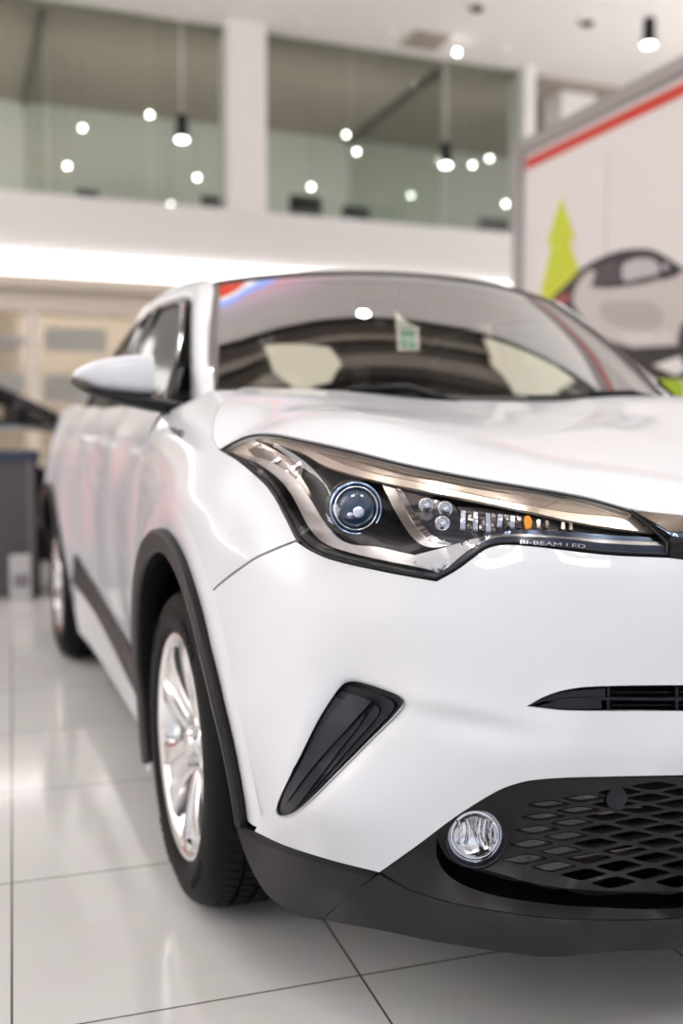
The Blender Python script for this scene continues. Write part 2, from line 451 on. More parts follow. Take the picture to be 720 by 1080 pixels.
# ---- wheel arch cladding (front and rear)
def cladding(cy, cz, axf, t0, t1, name, parent, Ri=.415, Ro=.462):
    prof = [(Ro, .002), (Ro-.001, .014), (Ro-.008, .019), (Ro-.022, .017), (Ri+.006, .013), (Ri, .007), (Ri, -.06)]
    G = []
    for th in np.linspace(t0, t1, 100):
        c, s = math.cos(math.radians(th)), math.sin(math.radians(th)); x = axf(th)
        G.append([(x-h, cy+R*c, cz+R*s) for R, h in prof])
    o = from_bm(name, grid_bm(G), M['plastic'], parent, label='dark plastic wheel arch trim'); solid(o, .004, 0); return sharp(o, 30)
fc = cladding(.915, .335, ax, -22, 182, 'wheel_arch_trim', car)
fcm = mirror(fc); solid(fcm, .004, 0)
# ---- wheel well liner
def liner(cy, cz, name, t0=-20, t1=185, R=.425):
    G = []
    for th in np.linspace(t0, t1, 40):
        c, s = math.cos(math.radians(th)), math.sin(math.radians(th))
        G.append([(-.89+(.05 if k == 0 else 0)*0+w, cy+(R+.02*math.sin(k*2.))*c, cz+(R+.02*math.sin(k*2.))*s) for k, w in enumerate((.01, .08, .18, .30, .42))])
    bm = grid_bm(G)
    # inner wall
    b = lathe_bm([(0, 0), (R, 0)], (-.50, cy, cz), (1, 0, 0), 40, bm)
    return from_bm(name, b, M['void'], car)
l1 = liner(.915, .335, 'wheel_well'); mirror(l1); l2 = liner(3.555, .335, 'wheel_well'); mirror(l2)
# ---- hood
hc3 = [tuple(P(a, b, 'y', c)) for a, b, c in HOODEDGE]
hcut3 = [tuple(P(a, b, 'y', c)) for a, b, c in HOODCUT]
SH = SXY(hc3[:]+hcut3[1:]+[(-.60,.5,1.012),(-.62,.8,1.055),(-.66,.95,1.082),(-.60,1.1,1.10),(-.45,.45,.985),(-.45,.8,1.052),(-.4,1.15,1.103),(-.22,.25,.925),(-.22,.5,.985),(-.22,.85,1.045),(-.2,1.2,1.098),
  (0,.05,.845),(0,.12,.885),(0,.25,.925),(0,.5,.985),(0,.85,1.045),(0,1.2,1.098),(-.70,.7,1.04),(-.76,.72,1.02)], 1e-4)
ho = [(x, y) for x, y, z in hc3]; ho[0] = ho[0]+(0,)
ho = ho+[(0,.052,0),(0,1.17,0),(-.25,1.175),(-.5,1.195),(-.655,1.21,0)]+[(x, y) for x, y, z in hcut3[::-1][:-1]]
HO = curve(ho, .012)
hood = panel('hood', HO, SH, M['paint'], car, sp=.03, skirt=.014, centre=True, label='white bonnet')
# black gap seal along the bonnet front edge and cut line
seal = [Vector(p)+Vector((.002,.006,-.004)) for p in cr3(hcut3[::-1]+hc3[1:], 6)]
# ---- black inner shell behind the front skin
shell = [(262,872),(225,640),(185,545),(170,545),(160,480),(180,445),(224,418),(236,432),(236,466),(262,464),(370,484),(500,512),(700,550),px_c(.03, .83)+(0,),px_c(0, .50)+(0,),(720,812),(560,814),(480,855),(400,912),(330,890)]
shell = panel('inner_shell', curve([s if len(s) > 2 else s for s in shell], 8), S1, M['void'], car, sp=16, dt=.10, skirt=0, centre=False)
mirror(shell)
# ================================================== HEADLAMP
lamp = panel('headlight', inset(LAMPO, -1.), S1, M['void'], car, sp=9, dt=.075, skirt=0, label='long swept headlight with projector and chrome trim')
def lp(name, q, m, dt, sp=5, th=.004, smooth_sp=3, holes=(), parent=None, post=None, cl=True):
    return panel(name, curve(q, smooth_sp) if cl else np.array(q), S1, m, parent or lamp, sp=sp, dt=dt, skirt=th, holes=holes, post=post)
# walls of the housing
w0 = S1.lift(LAMPO, .002); w1 = S1.lift(LAMPO, .075)
bm = grid_bm([list(w0)+[w0[0]], list(w1)+[w1[0]]]); from_bm('housing_wall', bm, M['black'], lamp)
# gasket all round
gk = tube_bm(S1.lift(inset(LAMPO, .9), .001), .0022, 6, closed=True); from_bm('gasket', gk, M['black'], lamp)
# thicker black lower border
lowb = [(245,481,0),(265,495),(285,516),(302,546),(316,568),(329,580),(351,589.5),(400,601),(440,608),(459,610.5,0),(461,605,0),(440,602),(400,594),(356,583),(336,574),(323,562),(308,540),(290,510),(268,490)]
lp('lower_border', lowb, M['piano'], .006, sp=6)
rb = [(461,610,0),(480,600),(498,587),(512,577.5),(530,573),(560,574),(600,578.5),(640,583),(703,586,0),(703,576,0),(640,573),(600,568.5),(560,566),(530,566),(512,570),(496,580),(478,594),(460,606,0)]
lp('lower_border', rb, mat('blue_black_plastic', (.02, .028, .05), .25), .006, sp=6)
# champagne reflector band along the top
lp('upper_reflector', [(262,462,0),(290,461.5),(320,467.5),(370,478.5),(430,493.5),(500,507.5),(560,518),(620,529),(662,541,0),(690,562,0),(640,556),(600,549),(560,540),(500,528),(450,518),(410,510),(370,500),(340,490),(318,477),(296,470)], M['champagne'], .018, sp=6)
lp('upper_reflector', [(330,476,0),(370,484),(430,499),(500,513),(560,524),(620,535),(655,545,0),(600,540),(560,533),(500,521),(450,510),(410,502),(370,492)], M['bronze'], .0165, sp=5, th=.002)
# rear (outer) tail of the lamp
lp('tail_reflector', [(240,475,0),(256,467),(268,465),(288,474),(305,484),(318,492),(316,500),(326,520),(318,530),(306,520),(292,500),(270,488),(252,481)], M['champagne'], .022, sp=6)
lp('tail_pocket', [(262,474),(280,473),(300,480),(316,490),(314,500),(306,507),(292,494),(274,486)], mat('smoked_reflector', (.20, .165, .15), .25, .9), .019, sp=5)
for q in ([(281,489),(294,482),(297,484),(284,492)], [(291,501),(303,495),(305,498),(294,504)], [(262,470),(272,466),(274,468),(265,472)], [(306,493),(316,487),(318,489),(308,496)]):
    lp('facet', [c+(0,) for c in q], M['chrome'], .014, sp=4, th=.002)
# outer J strip
lp('side_strip', [(250,478,0),(270,488),(288,500),(303,515),(314,534),(325,555),(338,570),(356,579),(400,590),(440,598),(462,603,0),(484,585),(500,573),(520,565,0),(490,573),(462,588),(430,584),(398,577),(370,574),(354,566),(340,548),(328,528),(316,510),(300,496),(280,485)], M['satin'], .012, sp=5)
lp('side_strip', [(262,489,0),(280,500),(294,516),(306,540),(318,560),(334,572),(352,580),(336,574),(320,566),(303,545),(288,520)], M['bronze'], .009, sp=4, th=.002)
# wedge prism at the lower corner
lp('corner_prism', [(424,589,0),(470,577,0),(494,572,0),(462,604,0)], mat('satin_silver_resin', (.62, .60, .60), .3, .8), .010, sp=5)
lp('corner_prism', [(470,577,0),(496,569,0),(538,560,0),(510,570),(494,580),(463,606,0),(474,590)], M['chrome'], .008, sp=5)
# dark bowl around the projector
lp('projector_bowl', [(318,500,0),(345,492),(380,503),(404,512),(416,530),(452,574,0),(430,583,0),(396,576),(372,573),(355,562),(340,545),(327,524)], mat('bowl_black', (.006,.006,.009), .3, spec=.3), .066, sp=6)
# diagonal chrome divider
lp('divider', [(403,512,0),(420,516,0),(436,548),(452,566),(476,575,0),(452,577),(436,568),(420,545)], M['satin'], .020, sp=4, th=.006)
lp('divider', [(417,514,0),(424,517,0),(442,548),(458,566),(478,574,0),(452,569),(434,548)], M['chrome'], .017, sp=4, th=.004)
lp('led_bezel', [(421,517,0),(478,532,0),(492,552),(500,570,0),(474,575,0),(456,565),(440,545)], mat('smoked_bezel', (.03, .03, .04), .12, coat=1.), .030, sp=5)
# projector
def dirn(v): v = np.array(v, float); return v/np.linalg.norm(v)
AXP = dirn((-.22, -1, .05))
pc = S1.lift([(375,536)], .036)[0]; k = ((pc-CAM)@FW)/F
ring = lathe_bm([(27.5*k,-.012),(28.3*k,-.002),(28*k,.004),(27*k,.005),(25.6*k,.002),(25*k,-.012)], pc, AXP, 64)
pj = from_bm('projector_ring', ring, M['bluechrome'], lamp)
ring = lathe_bm([(24.5*k,-.01),(24.*k,.003),(23*k,.006),(21.8*k,.005),(21.2*k,-.006)], pc, AXP, 64); from_bm('projector_ring', ring, M['chrome'], lamp)
prof = [(21.5*k*math.sin(a), -.008+.016*math.cos(a)) for a in np.linspace(math.pi/2, 0, 14)]
from_bm('projector_lens', lathe_bm(prof, pc, AXP, 48), M['bluelens'], lamp, label='dark blue projector lens')
from_bm('projector_barrel', lathe_bm([(30*k,-.04),(29*k,-.012),(24*k,-.014),(20*k,-.02),(0,-.022)], pc, AXP, 48), M['piano'], lamp)
for a, b, r in ((372,528,5),(378,540,6),(369,543,3)):
    c = S1.lift([(a, b)], .026)[0]
    from_bm('lens_core', lathe_bm([(r*k,0),(r*k*.7,.002),(0,.003)], c, AXP, 20), M['blueled'], lamp)
for dx, dy, r in ((-32,-12,3),(-35,4,2.5),(-30,16,2)):   # small screws in the bowl
    c = S1.lift([(375+dx*.8, 536+dy)], .040)[0]
    from_bm('bowl_screw', lathe_bm([(r*k*.8,0),(r*k*.6,.003),(0,.003)], c, AXP, 12), M['bluechrome'], lamp)
# three leds
for a, b in ((449,533),(469,536.5),(466,552)):
    c = S1.lift([(a, b)], .024)[0]; k2 = ((c-CAM)@FW)/F
    o = from_bm('led', lathe_bm([(8.2*k2,0),(8.*k2,.004),(6.8*k2,.005),(6*k2,.001),(4*k2,0),(3.6*k2,.006),(2.4*k2,.008),(0,.0085)], c, AXP, 28), M['chrome'], lamp)
    from_bm('led_core', lathe_bm([(3.0*k2,.0095),(2.*k2,.012),(0,.0125)], c, AXP, 20), M['blueled'], o)
# signal chamber: faceted prisms
lp('signal_chamber', [(482,534,0),(520,537),(560,544),(620,555),(690,566,0),(640,566),(560,560),(520,564,0),(500,569,0),(490,550)], mat('signal_reflector', (.20, .18, .19), .25, .85), .038, sp=6)
rs = random.Random(3)
for i, x in enumerate(np.arange(486, 545, 6.5)):
    y = 538+(x-486)*.10; h = 20 if x < 520 else 13
    a = rs.uniform(-3, 3)
    lp('prism', [(x,y,0),(x+5,y+1,0),(x+5+a*.4,y+h,0),(x+a*.4,y+h-1,0)], M['chrome'] if i % 2 else M['blueled'], .022+.004*(i % 3), sp=4, th=.004)
lp('amber_bulb', [(553,545),(558,544),(561,550),(559,557),(554,557)], M['amber'], .02, sp=3, th=.004)
for i, x in enumerate((545,566,575,592,600)):
    lp('prism', [(x,546+(x-545)*.09,0),(x+3.5,546.5+(x-545)*.09,0),(x+3.5,555+(x-545)*.07,0),(x,555+(x-545)*.07,0)], M['champagne'] if i % 2 else M['chrome'], .024, sp=3, th=.004)
# bluish light guide and chrome sweep to the right
lp('light_guide', [(500,571,0),(514,563),(535,559),(560,559),(600,561),(650,565),(696,567,0),(700,571,0),(650,570),(600,566.5),(560,563.5),(535,564),(516,568)], M['bluechrome'], .012, sp=4, th=.003)
lp('lower_trim', [(503,574,0),(514,568),(535,563.5),(560,563.5),(600,566.5),(650,570),(702,572,0),(703,577,0),(650,574.5),(600,570.5),(560,568),(535,568.5),(517,572),(503,581,0)], M['satin'], .009, sp=4, th=.003)
word('lamp_lettering', 'BI-BEAM LED', (548,573.2), (617,578.2), mat('lamp_letter_grey', (.35,.38,.45), .3, .5), lamp, dt=-.0005, th=.0008, h=4.)
lens = panel('lens', inset(LAMPO, 1.2), S1, M['lens'], lamp, sp=8, dt=-.001, skirt=0, label='clear lens')
# mirror the lamp with all its children
def mirror_tree(o, parent):
    c = mirror(o, parent=parent)
    for ch in [x for x in bpy.data.objects if x.parent is o]: mirror_tree(ch, c)
    return c
mirror_tree(lamp, car)
# ================================================== upper grille bar, slot, vents
gb = [(667,538.5,0),(720,544.5),(810,554),px_c(.055,.843)+(0,),px_c(.035,.825)+(0,),(810,569),(720,561),(706,560),(690,551)]
gbar = panel('upper_grille_bar', curve(gb, 4), S1, mat('bronze_gloss_bar', (.10,.075,.06), .15, .6), car, sp=6, skirt=.01, centre=True, dt=.002)
gb2 = [(690,553,0),(706,561),(720,562),(810,570),px_c(.034,.824)+(0,),px_c(.03,.817)+(0,),(810,576),(720,567),(708,565,0)]
panel('grille_chrome_strip', curve(gb2, 4), S1, M['bluechrome'], gbar, sp=4, skirt=.006, centre=True, dt=-.001)
gb3 = [(706,566,0),(720,567.5),(810,577),px_c(.03,.816)+(0,),px_c(.01,.793)+(0,),(810,594),(720,588.5),(705,587,0)]
panel('lower_grille_bar', curve(gb3, 4), S1, M['piano'], gbar, sp=6, skirt=.01, centre=True, dt=.002)
tube = tube_bm(S1.lift(curve([(665,538.5),(685,553),(706,573),(705,587)], 3, False), 0), .0022, 6)
o = from_bm('grille_gap', tube, M['void'], gbar); mirror(o)
slot = panel('intake_slot', inset(SLOTO, -1), S1, M['void'], car, sp=9, dt=.045, skirt=0, centre=True, label='narrow dark upper intake')
w0 = S1.lift(SLOTO, .0); w1 = S1.lift(SLOTO, .046)
o = from_bm('slot_wall', grid_bm([list(w0)+[w0[0]], list(w1)+[w1[0]]]), M['vent'], slot); mirror(o)
panel('slot_blank', curve([(558,744.5,0),(574,736),(597,729.5),(638,726,0),(638,735.5,0),(600,735.5),(580,738)], 4), S1, M['vent'], slot, sp=5, dt=.006, skirt=.01, mir=True)
panel('slot_blank', curve([(566,744.8,0),(585,740),(600,738.5),(634,738,0),(634,747.5,0),(600,747.8)], 4), S1, M['vent'], slot, sp=5, dt=.006, skirt=.01, mir=True)
panel('slat', curve([(570,739.5,0),(600,736.3),(640,735.6),(720,735.5),px_c(-.04,.602)+(0,),px_c(-.04,.598)+(0,),(720,738.3),(640,738.4),(600,739)], 4), S1, M['vent'], slot, sp=4, dt=.004, skirt=.02, centre=True)
for x in (640, 712, 770):
    panel('slot_divider', curve([(x,725,0),(x+3,725,0),(x+3,749,0),(x,749,0)], 3), S1, M['vent'], slot, sp=3, dt=.012, skirt=.02, mir=True)
for y0, y1 in ((729.5,731),(743,744.5)):
    panel('slat', curve([(645,y0,0),(860,y0,0),(860,y1,0),(645,y1,0)], 6), S1, M['black'], slot, sp=3, dt=.02, skirt=.01, mir=True)
# vents with nested facets
vent = panel('bumper_vent', inset(VENTO, -1), S1, M['vent'], car, sp=6, dt=.022, skirt=0, label='black triangular vent insert')
w0 = S1.lift(VENTO, .0); w1 = S1.lift(VENTO, .023); from_bm('vent_wall', grid_bm([list(w0)+[w0[0]], list(w1)+[w1[0]]]), M['vent'], vent)
def nest(k, piv, sh=(0, 0)):
    v = np.array(VENTO); return piv+(v-piv)*np.array(k)+np.array(sh)
for k, dt, sh in (((.93,.97), .016, (-.5,-.6)), ((.80,.92), .011, (0,-1.5)), ((.66,.87), .006, (2,-3))):
    q = nest(k, np.array((298., 857.)), sh); panel('vent_facet', q, S1, M['vent'], vent, sp=6, dt=dt, skirt=.006)
panel('vent_facet', curve([(366,733,0),(377,733.5,0),(391,739,0),(370,763),(330,808),(302,846,0),(315,812),(342,763)], 3), S1, mat('vent_highlight_plastic', (.010,.012,.022), .28, spec=.4), vent, sp=6, dt=.002, skirt=.005,
      post=lambda X, q: X-FW*0.004*np.clip((q[:, :1]+q[:, 1:]*.55-760)/30, -1, 1))
mirror_tree(vent, car)
# ================================================== LOWER DARK BUMPER
LOWP = pts([(400,921,.185),(440,893,.145),(480,862,.105),(520,838,.078),(560,824,.052),(640,820,.028),(720,818,.012),
 (470,900,.145),(505,885,.125),(540,905,.11),(520,860,.095),(560,850,.075),(640,860,.048),(720,860,.036),(560,900,.09),(640,900,.062),(720,900,.05),(600,937,.072),(720,940,.055),(520,930,.10),(560,937,.082),
 (268,878,.437),(300,892,.335),(350,908,.245),(398,921,.19),(338,970,.325),(300,958,.385),(283,945,.42),(270,925,.45),(258,900,.465),(247,870,.475),(320,930,.31),(400,980,.215),(470,995,.125),(560,1008,.055),(640,1004,.03),(720,1000,.015),
 (440,945,.155),(500,960,.085),(560,968,.04),(620,972,.01),(720,970,-.01),(370,945,.225)])+[(0,.0,.49),(0,.02,.43),(0,.03,.33),(0,-.022,.265),(0,-.005,.20)]
SL = SPx(LOWP, 1e-5)
corner = curve([(266,877,0),(300,893),(350,909.5),(396,922,0),(366,947),(337,970,0),(318,966),(300,958),(283,945),(270,926),(258,900),(248,869,0)], 4)
cp = panel('bumper_corner', corner, SL, M['plastic'], car, sp=8, skirt=.012, label='dark textured plastic corner')
mirror(cp)
# black upper lip of the corner piece
lipq = [(249,869,0),(266,876,0),(300,892),(350,908.5),(398,921,0),(391,925,0),(350,914.5),(300,899.5),(266,884)]
o = panel('corner_lip', curve(lipq, 4), SL, M['black'], cp, sp=5, dt=-.004, skirt=.006)
bl = px_c(-.005, .20); 
# front valance: outer vertical face
val = curve([(399,922,0),(432,939),(470,951),(500,957.5),(560,966.5),(620,970.5),(720,968),px_c(-.022,.268)+(0,),px_c(-.005,.20)+(0,),(720,1000),(640,1004),(590,1009),(560,1008),(470,995),(400,981),(340,970,0),(366,947)], 6)
valp = panel('lower_bumper', val, SL, M['plastic'], car, sp=9, skirt=.02, centre=True, label='dark textured plastic lower bumper')
# ledge (faces up) between the valance and the grille recess
led = [(402,920,0),(440,893),(463,873),(460,890),(461,905),(470,921),(490,934),(520,944),(560,951),(610,956),(720,957),px_c(.0,.285)+(0,),px_c(-.022,.268)+(0,),(720,967),(620,969.5),(560,965.5),(500,956.5),(470,950),(432,938)]
def led_post(X, q):
    d = distpoly(q, np.array(curve([(432,938),(470,950),(500,956.5),(560,965.5),(620,969.5),(720,967),(860,960)], 10, False)))
    return X+np.array([0, 1, 0])*(np.clip(d/14., 0, 1)*.012)[:, None]
LEDO = curve(led, 5)
panel('bumper_ledge', LEDO, SL, M['plastic'], valp, sp=7, skirt=.012, centre=True)
# grille panel with openings
gp = [(462,874,0),(480,861),(520,838),(538,830),(560,824.5),(600,821.5),(640,820.5),(720,819),(800,817.5),px_c(0,.492)+(0,),px_c(.03,.33)+(0,),(800,939),(720,940),(640,939.5),(600,937),(560,931),(535,924),(514,918),(490,914),(472,905),(463,890)]
GPO = curve(gp, 5)
holes = []; hinfo = []
c0 = np.array((615.5, 842.)); a_ = np.array((-6.2, 12.6)); b_ = np.array((31., 6.))
reg = curve([(572,843,0),(600,834),(640,828),(720,826),(850,824,0),(850,930,0),(720,933),(660,932),(620,925),(588,918),(560,905),(548,892),(553,870)], 6)
centre_px = px_c(.02, .41)[0]
FOGC = np.array((502., 884.))
for j in range(-1, 14):
    for i in range(-12, 9):
        c = c0+i*a_+j*b_
        if c[0] > centre_px-24 or not inpoly([c], reg)[0]: continue
        e1 = b_; e2 = b_-a_
        V = np.array([-(e1+e2)/2, (e2-e1)/2, (e1+e2)/2, (e1-e2)/2])
        q = c+V; 
        if np.sum(q[:, 0]*np.roll(q[:, 1], -1)-np.roll(q[:, 0], -1)*q[:, 1]) < 0: q = q[::-1]
        # inset by moving edges
        def edge_in(q, d):
            n = len(q); out = []
            ln = []
            for u in range(n):
                p0, p1 = q[u], q[(u+1) % n]; t = (p1-p0)/np.linalg.norm(p1-p0); nn = np.array((-t[1], t[0])); ln.append((p0+nn*d, t))
            for u in range(n):
                (p, t), (r_, s) = ln[u-1], ln[u]
                A = np.array([t, -s]).T; x = np.linalg.solve(A, r_-p); out.append(p+t*x[0])
            return np.array(out)
        qi = edge_in(q, 1.35)
        # rounded corners
        rr = []
        for u in range(4):
            p0, p1, p2 = qi[u-1], qi[u], qi[(u+1) % 4]
            d0 = min(.22, 5/np.linalg.norm(p0-p1)); 
            A0 = p1+(p0-p1)*d0; A2 = p1+(p2-p1)*d0
            rr += [A0, .25*A0+.5*p1+.25*A2, A2]
        rr = np.array(rr); rr = np.stack([rr[:, 0], rr[:, 1]+.0032*np.clip(rr[:, 1]-852, 0, None)**2], 1)
        if not inpoly(rr, GPO).all() or distpoly(rr, GPO).min() < 2.5: continue
        holes.append(rr); hinfo.append(j)
foghole = FOGC+np.stack([30.8*np.cos(np.linspace(0, 2*math.pi, 41)[:-1]), 30*np.sin(np.linspace(0, 2*math.pi, 41)[:-1])], 1)
grille = panel('lower_grille', GPO, SL, M['plastic'], car, sp=8, holes=holes+[foghole], skirt=.014, centre=True, label='dark grille with diamond-shaped openings')
# blind tiles in the outer openings
for q, j in zip(holes, hinfo):
    if j <= 0:
        panel('blind_tile', inset(q, .8), SL, M['piano'], grille, sp=6, dt=.004, skirt=.004, mir=True)
# radiator and duct behind the openings
backq = curve([(575,815,0),(620,812),(850,812,0),(850,945,0),(620,945),(575,930,0)], 12)
rad = panel('radiator_backing', backq, SL, M['void'], grille, sp=20, dt=.16, skirt=0); mirror(rad)
bmm = bmesh.new()
for x0, x1, z, y in ((-.42, .42, .31, .17), (-.42, .42, .37, .19), (-.42, .42, .43, .17)):
    box_bm((0, y, z), (x1-x0, .05, .018), .003, bmm)
from_bm('radiator_bar', bmm, M['bronze'], grille, smooth=False)
# black throat joining grille to backing
w0 = SL.lift(GPO, .006); w1 = SL.lift(GPO, .15)
o = from_bm('grille_throat', grid_bm([list(w0), list(w1)]), M['void'], grille); mirror(o)
w0 = SL.lift(inset(LEDO, 1.0), .003); w1 = SL.lift(LEDO, .05)
o = from_bm('ledge_step', grid_bm([list(w0)+[w0[0]], list(w1)+[w1[0]]]), M['void'], valp); mirror(o)
backl = curve([(448,868,0),(520,830),(700,810),(860,808,0),(860,966,0),(700,964),(600,962),(540,958),(490,944),(455,925)], 12)
o = panel('recess_lining', backl, SL, M['void'], valp, sp=16, dt=.085, skirt=0, holes=[inset(backq, 14)]); mirror(o)
# parking sensor cap / tow cover
kc = SL.lift([(650,842)], -.006)[0]; kk = ((kc-CAM)@FW)/F; AXF = dirn((-.12, -1, .02))
o = from_bm('sensor_cap', lathe_bm([(12.5*kk,-.03),(12.5*kk,-.003),(11.8*kk,.0005),(10.6*kk,.0015),(0,.002)], kc, AXF, 36), M['vent'], grille, label='round plastic cap on the grille')
sharp(o); mirror(o)
# ---- fog lamp
fcn = SL.lift([tuple(FOGC)], -.004)[0]; kf = ((fcn-CAM)@FW)/F; AXG = dirn((-.33, -1, .0))
fog = from_bm('fog_light', lathe_bm([(34.5*kf,-.035),(34.5*kf,-.008),(33.5*kf,.001),(32*kf,.003),(30.4*kf,.002),(29.8*kf,-.012)], fcn, AXG, 64), M['vent'], car, label='round fog light with chrome reflector')
from_bm('fog_reflector', lathe_bm([(30*kf,-.010)]+[(30*kf*math.sin(a), -.01-.028*math.cos(a)) for a in np.linspace(math.pi/2, 0, 10)], fcn, AXG, 48), M['chrome'], fog)
au, uu, vv = basis(AXG)
bmm = bmesh.new()
for i, (dx, w) in enumerate(((-.021,.007),(-.008,.008),(.004,.004),(.013,.008),(.024,.005))):
    G = []
    for s in np.linspace(-1, 1, 9):
        row = []
        for t in np.linspace(-1, 1, 5):
            p = fcn+np.array(RT)*(dx+w*t*.5+.004*s*s*(1 if dx > 0 else -1))+np.array([0, 0, 1.])*(.004+.021*s*math.sqrt(max(0, 1-(dx/.045)**2)))+np.array(au)*(-.008-.010*t*t-.004*s*s)
            row.append(tuple(p))
        G.append(row)
    grid_bm(G, bmm)
from_bm('fog_flute', bmm, M['chrome'], fog)
from_bm('fog_lens', lathe_bm([(30*kf*math.sin(a), -.004+.008*math.cos(a)) for a in np.linspace(math.pi/2, 0, 8)], fcn, AXG, 48), M['lens'], fog)
mirror_tree(fog, car)
# ================================================== SIDE BODY
SIDE = SYZ([(-.86,1.4,.30),(-.85,2.0,.30),(-.852,2.8,.32),(-.87,3.15,.32),(-.893,1.4,.50),(-.865,2.0,.50),(-.862,2.6,.50),(-.895,3.1,.52),
 (-.895,1.4,.70),(-.868,1.9,.72),(-.866,2.4,.75),(-.893,3.0,.76),(-.908,3.5,.80),(-.885,3.95,.76),(-.885,1.4,.83),(-.872,1.4,.93),(-.868,1.9,.93),(-.866,2.4,.93),(-.88,3.0,.95),(-.895,3.5,.95),(-.85,4.0,.95),
 (-.855,1.4,1.0),(-.82,1.4,1.06),(-.845,2.0,1.02),(-.81,2.0,1.09),(-.845,2.6,1.03),(-.805,2.6,1.11),(-.85,3.2,1.05),(-.80,3.2,1.13),(-.86,3.6,1.06),(-.79,3.6,1.16),(-.80,4.1,1.10),(-.70,4.30,.90),(-.72,4.30,.6),(-.86,4.0,.5),(-.88,3.9,.35),(-.76,4.25,.35),(-.905,3.15,.65),(-.905,3.96,.60)], 1e-5)
def arc(cy, cz, R, t0, t1, n=26): return [(cy+R*math.cos(math.radians(t)), cz+R*math.sin(math.radians(t))) for t in np.linspace(t0, t1, n)]
def sidepanel(name, q, m=None, parent=None, sp=.035, label=None, **kw):
    o = panel(name, np.array(q, float), SIDE, m or M['paint'], parent or car, sp=sp, label=label, **kw); return o
fd = curve([(1.405,.30,0),(1.40,.6),(1.40,.85),(1.40,1.058,0),(1.7,1.082),(2.05,1.092),(2.42,1.10,0),(2.43,.8),(2.44,.36,0),(1.9,.32)], .04)
d1 = sidepanel('side_door', fd, label='white front door')
rd = curve([(2.447,.36,0),(2.437,.8),(2.427,1.10,0),(2.8,1.115),(3.18,1.13,0),(3.22,.95),(3.16,.80),(3.07,.62),(3.06,.42,0),(2.75,.38)], .04)
d2 = sidepanel('side_door', rd, label='white rear door')
qa = arc(3.555, .335, .458, 178, 2)
rq = [(3.187,1.13),(3.6,1.155),(3.9,1.13),(4.1,1.08),(4.27,.98),(4.31,.8),(4.30,.5),(4.24,.335)]
rq = [(3.0665,.50),(3.077,.62),(3.167,.80),(3.227,.95)]+rq+[(4.03,.335)]+qa[::-1]+[(3.08,.40)]
quarter = sidepanel('rear_fender', rq)
sill = curve([(1.42,.296,0),(1.9,.314),(2.75,.374),(3.06,.41,0),(3.09,.30,0),(3.05,.20,0),(2.2,.185),(1.42,.18,0),(1.385,.22)], .04)
si = sidepanel('sill', sill, M['paint'])
sk = curve([(1.36,.28,0),(1.42,.395),(1.9,.425),(2.5,.475),(2.85,.54,0),(2.92,.45),(3.0,.42,0),(2.75,.40),(1.9,.33),(1.42,.285)], .04)
skp = panel('side_cladding', sk, SIDE, M['plastic'], car, sp=.035, dt=-.014, skirt=.02, label='dark plastic lower door trim')
fe = sidepanel('fender_edge', curve([(1.30,.60,0),(1.396,.52,0),(1.396,.8),(1.392,1.05,0),(1.30,1.04,0),(1.28,.85)], .03), parent=fender, dt=.006); mirror(fe, parent=fm)
hd = [cr3([(-.875,2.16,.985),(-.905,2.19,.99),(-.91,2.28,.993),(-.905,2.35,.99),(-.87,2.38,.985)], 5)]
for o_, pth in ((d1, hd[0]),):
    h = from_bm('door_handle', tube_bm(pth, .011, 8), M['paint'], o_)
for o in (d1, d2, quarter, si, skp): mirror_tree(o, car)
def axr(th): return float(SIDE.f([(3.555+.46*math.cos(math.radians(th)), .335+.46*math.sin(math.radians(th)))])[0])
rc = cladding(3.555, .335, axr, -1, 181, 'wheel_arch_trim', car)
rcm = mirror(rc); solid(rcm, .004, 0)
# ================================================== GREENHOUSE
WB = [(-.69,1.40,1.115),(-.66,1.455,1.13)]
wt_l, wt_c = np.array((-.575,1.77,1.450)), np.array((0,1.66,1.492))
wb_l, wb_c = np.array((-.700,1.31,1.095)), np.array((0,1.15,1.080))
N = 24; G = []
for s in np.linspace(-1, 1, N+1):
    a = abs(s); b = (1-(1-a*a))   # a^2 sweep
    sg = 1 if s > 0 else -1
    bot = np.array((sg*a*abs(wb_l[0]), wb_c[1]+(wb_l[1]-wb_c[1])*a**2.2, wb_c[2]+(wb_l[2]-wb_c[2])*a**2))
    top = np.array((sg*a*abs(wt_l[0]), wt_c[1]+(wt_l[1]-wt_c[1])*a**2.4, wt_c[2]+(wt_l[2]-wt_c[2])*a**2))
    row = []
    for t in np.linspace(0, 1, 13):
        p = bot*(1-t)+top*t; bow = math.sin(math.pi*t)*.018
        row.append(p+np.array((0, -.5*bow, bow)))
    G.append(row)
WG = np.array(G)
ws = from_bm('windscreen', grid_bm(WG), M['windglass'], car, label='large curved windscreen')
# frame strips
def strip(name, path, w, m, parent, up=(0, -.5, 1), th=.006, out=.004):
    """flat band laid along a 3D path"""
    path = np.array(path); T = np.gradient(path, axis=0); T /= np.linalg.norm(T, axis=1)[:, None]
    upv = dirn(up); S = np.cross(T, upv); S /= np.linalg.norm(S, axis=1)[:, None]; Nn = np.cross(S, T)
    w = np.broadcast_to(np.asarray(w, float), (len(path),))[:, None]
    G = [path-S*w/2, path-S*w*.25+Nn*out, path+S*w*.25+Nn*out, path+S*w/2]
    G = np.stack(G, 1); o = from_bm(name, grid_bm(G), m, parent); solid(o, th, 0); return o
left_edge = WG[0]; 
o = strip('pillar_trim', left_edge+np.array((-.008, .003, .0)), .026, M['trimgrey'], ws, up=(-.5,-.7,.5)); 
cm = mirror(o); solid(cm, .006, 0)
strip('top_seal', WG[:, -1]+np.array((0, .004, .002)), .018, M['trimgrey'], ws)
